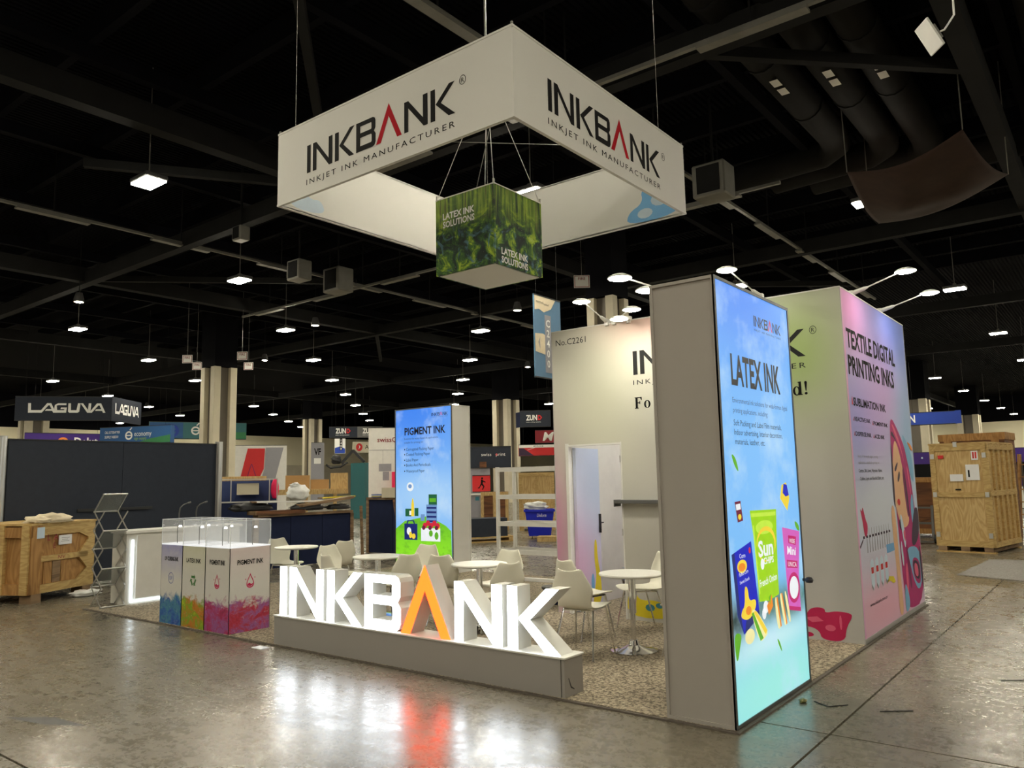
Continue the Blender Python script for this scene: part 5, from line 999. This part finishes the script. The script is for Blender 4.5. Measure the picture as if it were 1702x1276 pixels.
t, o, f, w = sign('hanging_sign', 'white over red gradient hanging sign beside the storage room edge', 'hanging sign', (-26.76, 32.41), (-24.4, 34.15), 3.02, 3.72, M['sred'], .05); pr(o, f, 'whiteprint', [rect(.02, 3.52, w-.02, 3.69)], .010); pr(o, f, 'pdark', [[(.02, 3.06), (.9, 3.06), (.3, 3.5), (.02, 3.5)]], .011); prt(o, f, 'greyink', [('MCOLOUR', .9, 3.55, .1, .6)], .013); pr(o, f, 'whiteprint', [[(.5, 3.38), (.56, 3.38), (1.0, 3.52), (.94, 3.52)]], .012)
# tall aisle banner
t, o, f, w = sign('aisle_banner', 'tall blue hanging aisle banner with a dark number strip', 'banner', (-8.60, 9.62), (-8.62, 10.74), 4.0, 6.0, M['aisleblue'], .03)
pr(o, f, 'rag', [[(.02, 5.62), (.02, 5.97), (.9, 5.97), (.7, 5.72), (.4, 5.60), (.2, 5.66)], [(.02, 5.05), (.35, 5.08), (.55, 5.0), (.8, 5.10), (1.1, 5.2), (1.1, 4.7), (.8, 4.62), (.4, 4.58), (.02, 4.62)]], .006); pr(o, f, 'pgrey', [rect(.42, 4.15, .68, 5.55), [(.14, 4.85), (.22, 4.99), (.2, 4.85), (.22, 4.70)]], .008); prt(o, f, 'ink', [('PRINTING', .08, 5.80, .05, .3), ('United', .40, 5.78, .05, .2)], .009)
m = MB()
for k, c in enumerate('C2400'): text(m, f, c, .55, 5.26-.245*k, .17, d=.012, align='C', bold=.02)
m.build('printed_number', M['whiteprint'], o)
# small safety signs hung from the roof
def plate(label, x, y, z, words, w=.5, h=.38):
    d = Vector((.79, .61, 0)); t = thing('safety_sign', label, 'safety sign', (x, y, z), 0, 'small white signs hung from the roof'); f = Fr((x-d.x*w/2, y-d.y*w/2, z), d, (0, 0, 1))
    o = panel('plate', f, 0, w, 0, h, -.01, 0, M['whiteprint'], t); 
    m = MB(); 
    for q in (rect(.02, .02, w-.02, .04), rect(.02, h-.04, w-.02, h-.02), rect(.02, .04, .04, h-.04), rect(w-.04, .04, w-.02, h-.04)): flat(m, f, [q], .003)
    for k, s in enumerate(words): text(m, f, s, w/2, h-.16-.13*k, .09, d=.003, align='C', bold=.01)
    m.build('printed_words', M['maroon'], o); m = MB(); m.tube([f.p(w/2, h, -.005), (f.p(w/2, 0, 0).x, f.p(w/2, 0, 0).y, ZC)], .006, 5); m.build('hanging_wire', M['galv'], t)
plate('small white FIRE sign above the storage room wall lamps', -11.4, 16.1, 7.8, ['FIRE'], .52, .42)
for x, y, z, l in ((-28.5, 12.1, 6.75, 'small white sign hung left of the green signs, the highest of four'), (-30.0, 13.4, 6.75, 'small white sign hung just above the first grey column'), (-26.2, 13.2, 6.75, 'small white sign hung right of the first grey column'), (-28.5, 15.0, 6.75, 'lower small white sign hung right of the first grey column')): plate(l, x, y, z, ['FIRE'], .42, .34)
# ------------------------------------------------------------------ right side: tall crate and surroundings
t = thing('tall_crate', 'tall plywood shipping crate standing on the floor at the right', 'crate', (-1.14, 13.22, 0), math.radians(-9))
LW, LD, z0, z1 = 1.06, 1.7, .12, 2.18
LB(t, 'box', M['ply'], (.02, LW-.02, .02, LD-.02, z0, z1-.02)); LB(t, 'lid', M['ply_pale'], (-.01, LW+.01, -.01, LD+.01, z1-.02, z1+.015))
for b in ((0, .10, 0, .02, z0, z1-.02), (LW-.10, LW, 0, .02, z0, z1-.02), (.10, LW-.10, -.005, .02, 1.10, 1.20), (.10, LW-.10, 0, .02, z0, z0+.12), (.10, LW-.10, 0, .02, z1-.14, z1-.02)): LB(t, 'front_batten', M['ply_pale'], b)
for y in (.0, .32, .64, .96, 1.28, LD-.10): LB(t, 'side_batten', M['ply_pale'], (LW-.02, LW+.02, y, y+.10, z0, z1-.02))
for z in (z0, 1.12, z1-.14): LB(t, 'side_rail', M['ply_pale'], (LW-.02, LW+.026, 0, LD, z, z+.11))
for x in (.03, LW/2-.08, LW-.19): LB(t, 'skid', M['wood'], (x, x+.16, 0, LD, .03, z0))
LB(t, 'bottom_board', M['ply_pale'], (-.01, LW+.01, -.01, .10, 0, .03), (-.01, LW+.01, LD-.1, LD, 0, .03))
for x, z in ((.05, z1-.25), (.05, 1.15), (.05, .35), (LW-.05, z1-.25), (LW-.05, 1.15), (LW-.05, .35), (.5, z1-.02)): LB(t, 'steel_clip', M['alu'], (x-.035, x+.035, -.012, 0, z-.05, z+.05))
LB(t, 'shipping_label', M['paper'], (.66, .90, -.004, .018, 1.44, 1.75), (.36, .60, -.004, .018, 1.42, 1.56), (.78, .90, -.004, .018, 1.84, 2.02)); LB(t, 'warning_mark', M['sred'], (.805, .835, -.006, -.004, 1.87, 2.0), (.85, .88, -.006, -.004, 1.87, 2.0), (.16, .26, -.004, .018, 1.88, 1.95)); LB(t, 'stamp', M['ink'], (.44, .54, -.002, .018, 1.24, 1.265), (.70, .73, -.006, -.004, 1.5, 1.64))
t = thing('brown_crate', 'brown wooden crate rising behind the tall plywood crate', 'crate', (-1.3, 15.4, 0), math.radians(-5)); LB(t, 'box', M['brownwood'], (0, 1.3, 0, 1.0, .1, 2.42)); LB(t, 'top_board', M['ply_red'], (-.02, 1.32, -.02, 1.02, 2.30, 2.46), (.1, .25, -.03, 0, .1, 2.3), (1.05, 1.2, -.03, 0, .1, 2.3)); LB(t, 'skid', M['wood'], (.05, .2, 0, 1, 0, .1), (1.1, 1.25, 0, 1, 0, .1))
crate('low brown crate between the textile wall and the tall crate', (-2.3, 17.3, 0), (1.2, .9, 1.48), 0, M['brownwood'], M['ply_red'])
t = thing('hand_truck', 'dark hand truck standing beside the tall crate', 'hand truck', (-1.75, 15.2, 0)); m = MB(); m.bar((-1.9, 15.2, .1), (-1.9, 15.3, .85), .05); m.bar((-1.55, 15.2, .1), (-1.55, 15.3, .85), .05); m.build('rail', M['dark_alu'], t); m = MB(); m.box(-1.95, -1.5, 14.95, 15.2, .03, .06); m.build('toe_plate', M['dark_alu'], t); m = MB(); m.bar((-1.9, 15.28, .8), (-1.55, 15.28, .8), .04); m.bar((-1.9, 15.24, .45), (-1.55, 15.24, .45), .05); m.build('cross_bar', M['dark_alu'], t)
for x in (-1.95, -1.5): m = MB(); m.tube([(x-.03, 15.2, .1), (x+.03, 15.2, .1)], .1, 12); m.build('wheel', M['black'], t)
t = thing('wooden_ladder', 'wooden step ladder at the right edge behind the tall crate', 'ladder', (.15, 17.7, 0))
for x, s in ((-.1, 1), (.3, 1)):
    m = MB(); m.bar((x, 17.6, 0), (x+.1*s, 17.9, 2.0), .05, .09); m.build('rail', M['ply_red'], t)
    m = MB(); m.bar((x+.1, 18.5, 0), (x+.12, 17.95, 2.0), .04, .06); m.build('back_leg', M['dark_alu'], t)
for k in range(6): z = .25+.3*k; m = MB(); m.bar((-.1+.05*z, 17.6+.15*z, z), (.3+.05*z, 17.6+.15*z, z), .09, .025); m.build('step', M['ply_red'], t)
t, o, f, w = sign('hanging_sign', 'blue hanging sign between the textile wall and the tall crate', 'hanging sign', (-7.75, 44.87), (-5.4, 45.2), 4.28, 5.02, M['sblue'], .3); prt(o, f, 'whiteprint', [('N', .05, 4.45, .4, .3, dict(bold=.03))], .012)
panel('sign_face', Fr((-5.4, 45.2, 0), (.14, -.99, 0), (0, 0, 1)), -.0, .01, 4.28, 5.02, -.3, 0, M['sblue'], t)
t, o, f, w = sign('exhibit_wall', 'purple exhibit wall beside the far edge of the textile wall', 'exhibit wall', (-9.6, 51.7), (-7.6, 52.0), 0, 2.88, M['spurple'], .2, False); pr(o, f, 'ink', [rect(.1, 1.2, 1.9, 2.1)], .012); pr(o, f, 'plight', [ell(1.1, 2.5, .06, .06, 10)], .012)
t, o, f, w = sign('exhibit_wall', 'purple exhibit wall at the right edge behind the tall crate', 'exhibit wall', (-4.3, 52.4), (-2.2, 52.5), 0, 2.98, M['spurple'], .2, False); pr(o, f, 'ink', [rect(.1, 1.2, 1.9, 2.1)], .012); pr(o, f, 'plight', [ell(.6, 2.6, .07, .07, 10)], .012)
t, o, f, w = sign('exhibit_counter', 'long white counter far behind the ladder at the right edge', 'counter', (-2.5, 34.0), (2.0, 34.6), 0, .95, M['white'], .6, False)
t = thing('carpet_scrap', 'loose grey carpet piece on the floor in front of the tall crate', 'carpet', (.6, 10.4, 0)); m = MB(); m.add([(-.18, 9.25, .001), (1.6, 8.5, .001), (1.9, 12.2, .001), (-.05, 11.9, .001), (-.18, 9.25, .012), (1.6, 8.5, .012), (1.9, 12.2, .012), (-.05, 11.9, .012)], [(3,2,1,0), (4,5,6,7), (0,1,5,4), (1,2,6,5), (2,3,7,6), (3,0,4,7)]); m.build('pile', M['scrap'], t)
# hanging flood light, top right
t = thing('flood_light', 'flat white flood light hanging edge-on at the top right', 'flood light', (.9, 3.6, 6.0)); R_ = Matrix.Translation((.92, 3.55, 6.0)) @ Matrix.Rotation(math.radians(38), 4, 'Z') @ Matrix.Rotation(math.radians(62), 4, 'Y')
m = MB().at(R_); m.bbox(-.16, .16, -.12, .12, -.012, .012, .005); m.build('panel', M['white'], t); m = MB().at(R_); m.box(-.08, .08, -.07, .07, .012, .07); m.build('driver', M['galv'], t)
m = MB(); m.tube([(.95, 3.58, 6.03), (1.05, 3.6, 6.05), (1.14, 3.65, 6.2), (1.15, 3.7, 7.0), (1.1, 3.7, ZC)], .01, 6); m.build('cable', M['whiteprint'], t)
# bits on the floor
for k, (a, b) in enumerate((((.18, .98), (.30, .90)), ((.30, .90), (.40, 1.02)), ((.62, .98), (.80, 1.12)), ((1.18, 2.35), (1.32, 2.45)))):
    t = thing('floor_stick', ('short black strip nearest the lit tower', 'second black strip touching the one nearest the lit tower', 'longer black strip lying alone on the right floor', 'thin dark strip lying far right on the floor')[k], 'strip', (a[0], a[1], 0)); m = MB(); m.bar((*a, .004), (*b, .004), .007, .006); m.build('strip', M['black'], t)
t = thing('leaf_scrap', 'crumpled yellow scrap on the floor beside the lit tower', 'scrap', (.10, .85, 0)); lump('scrap', M['olive'], t, (.12, .92, .012), (.025, .035, .012), 81, .9, .3)
t = thing('paper_scrap', 'small white paper lying at the left end of the letter plinth', 'paper', (-4.95, -.15, 0)); m = MB(); m.box(-5.02, -4.86, -.20, -.10, .0, .006); m.build('sheet', M['paper'], t)
t = thing('tape_patch', 'dark worn tape patch on the floor at lower left', 'tape', (-4.1, -2.45, 0)); m = MB(); m.add([(-4.45, -2.62, .0015), (-4.0, -2.52, .0015), (-3.72, -2.36, .0015), (-4.12, -2.40, .0015)], [(0, 1, 2, 3)]); m.build('tape', M['dark_alu'], t)
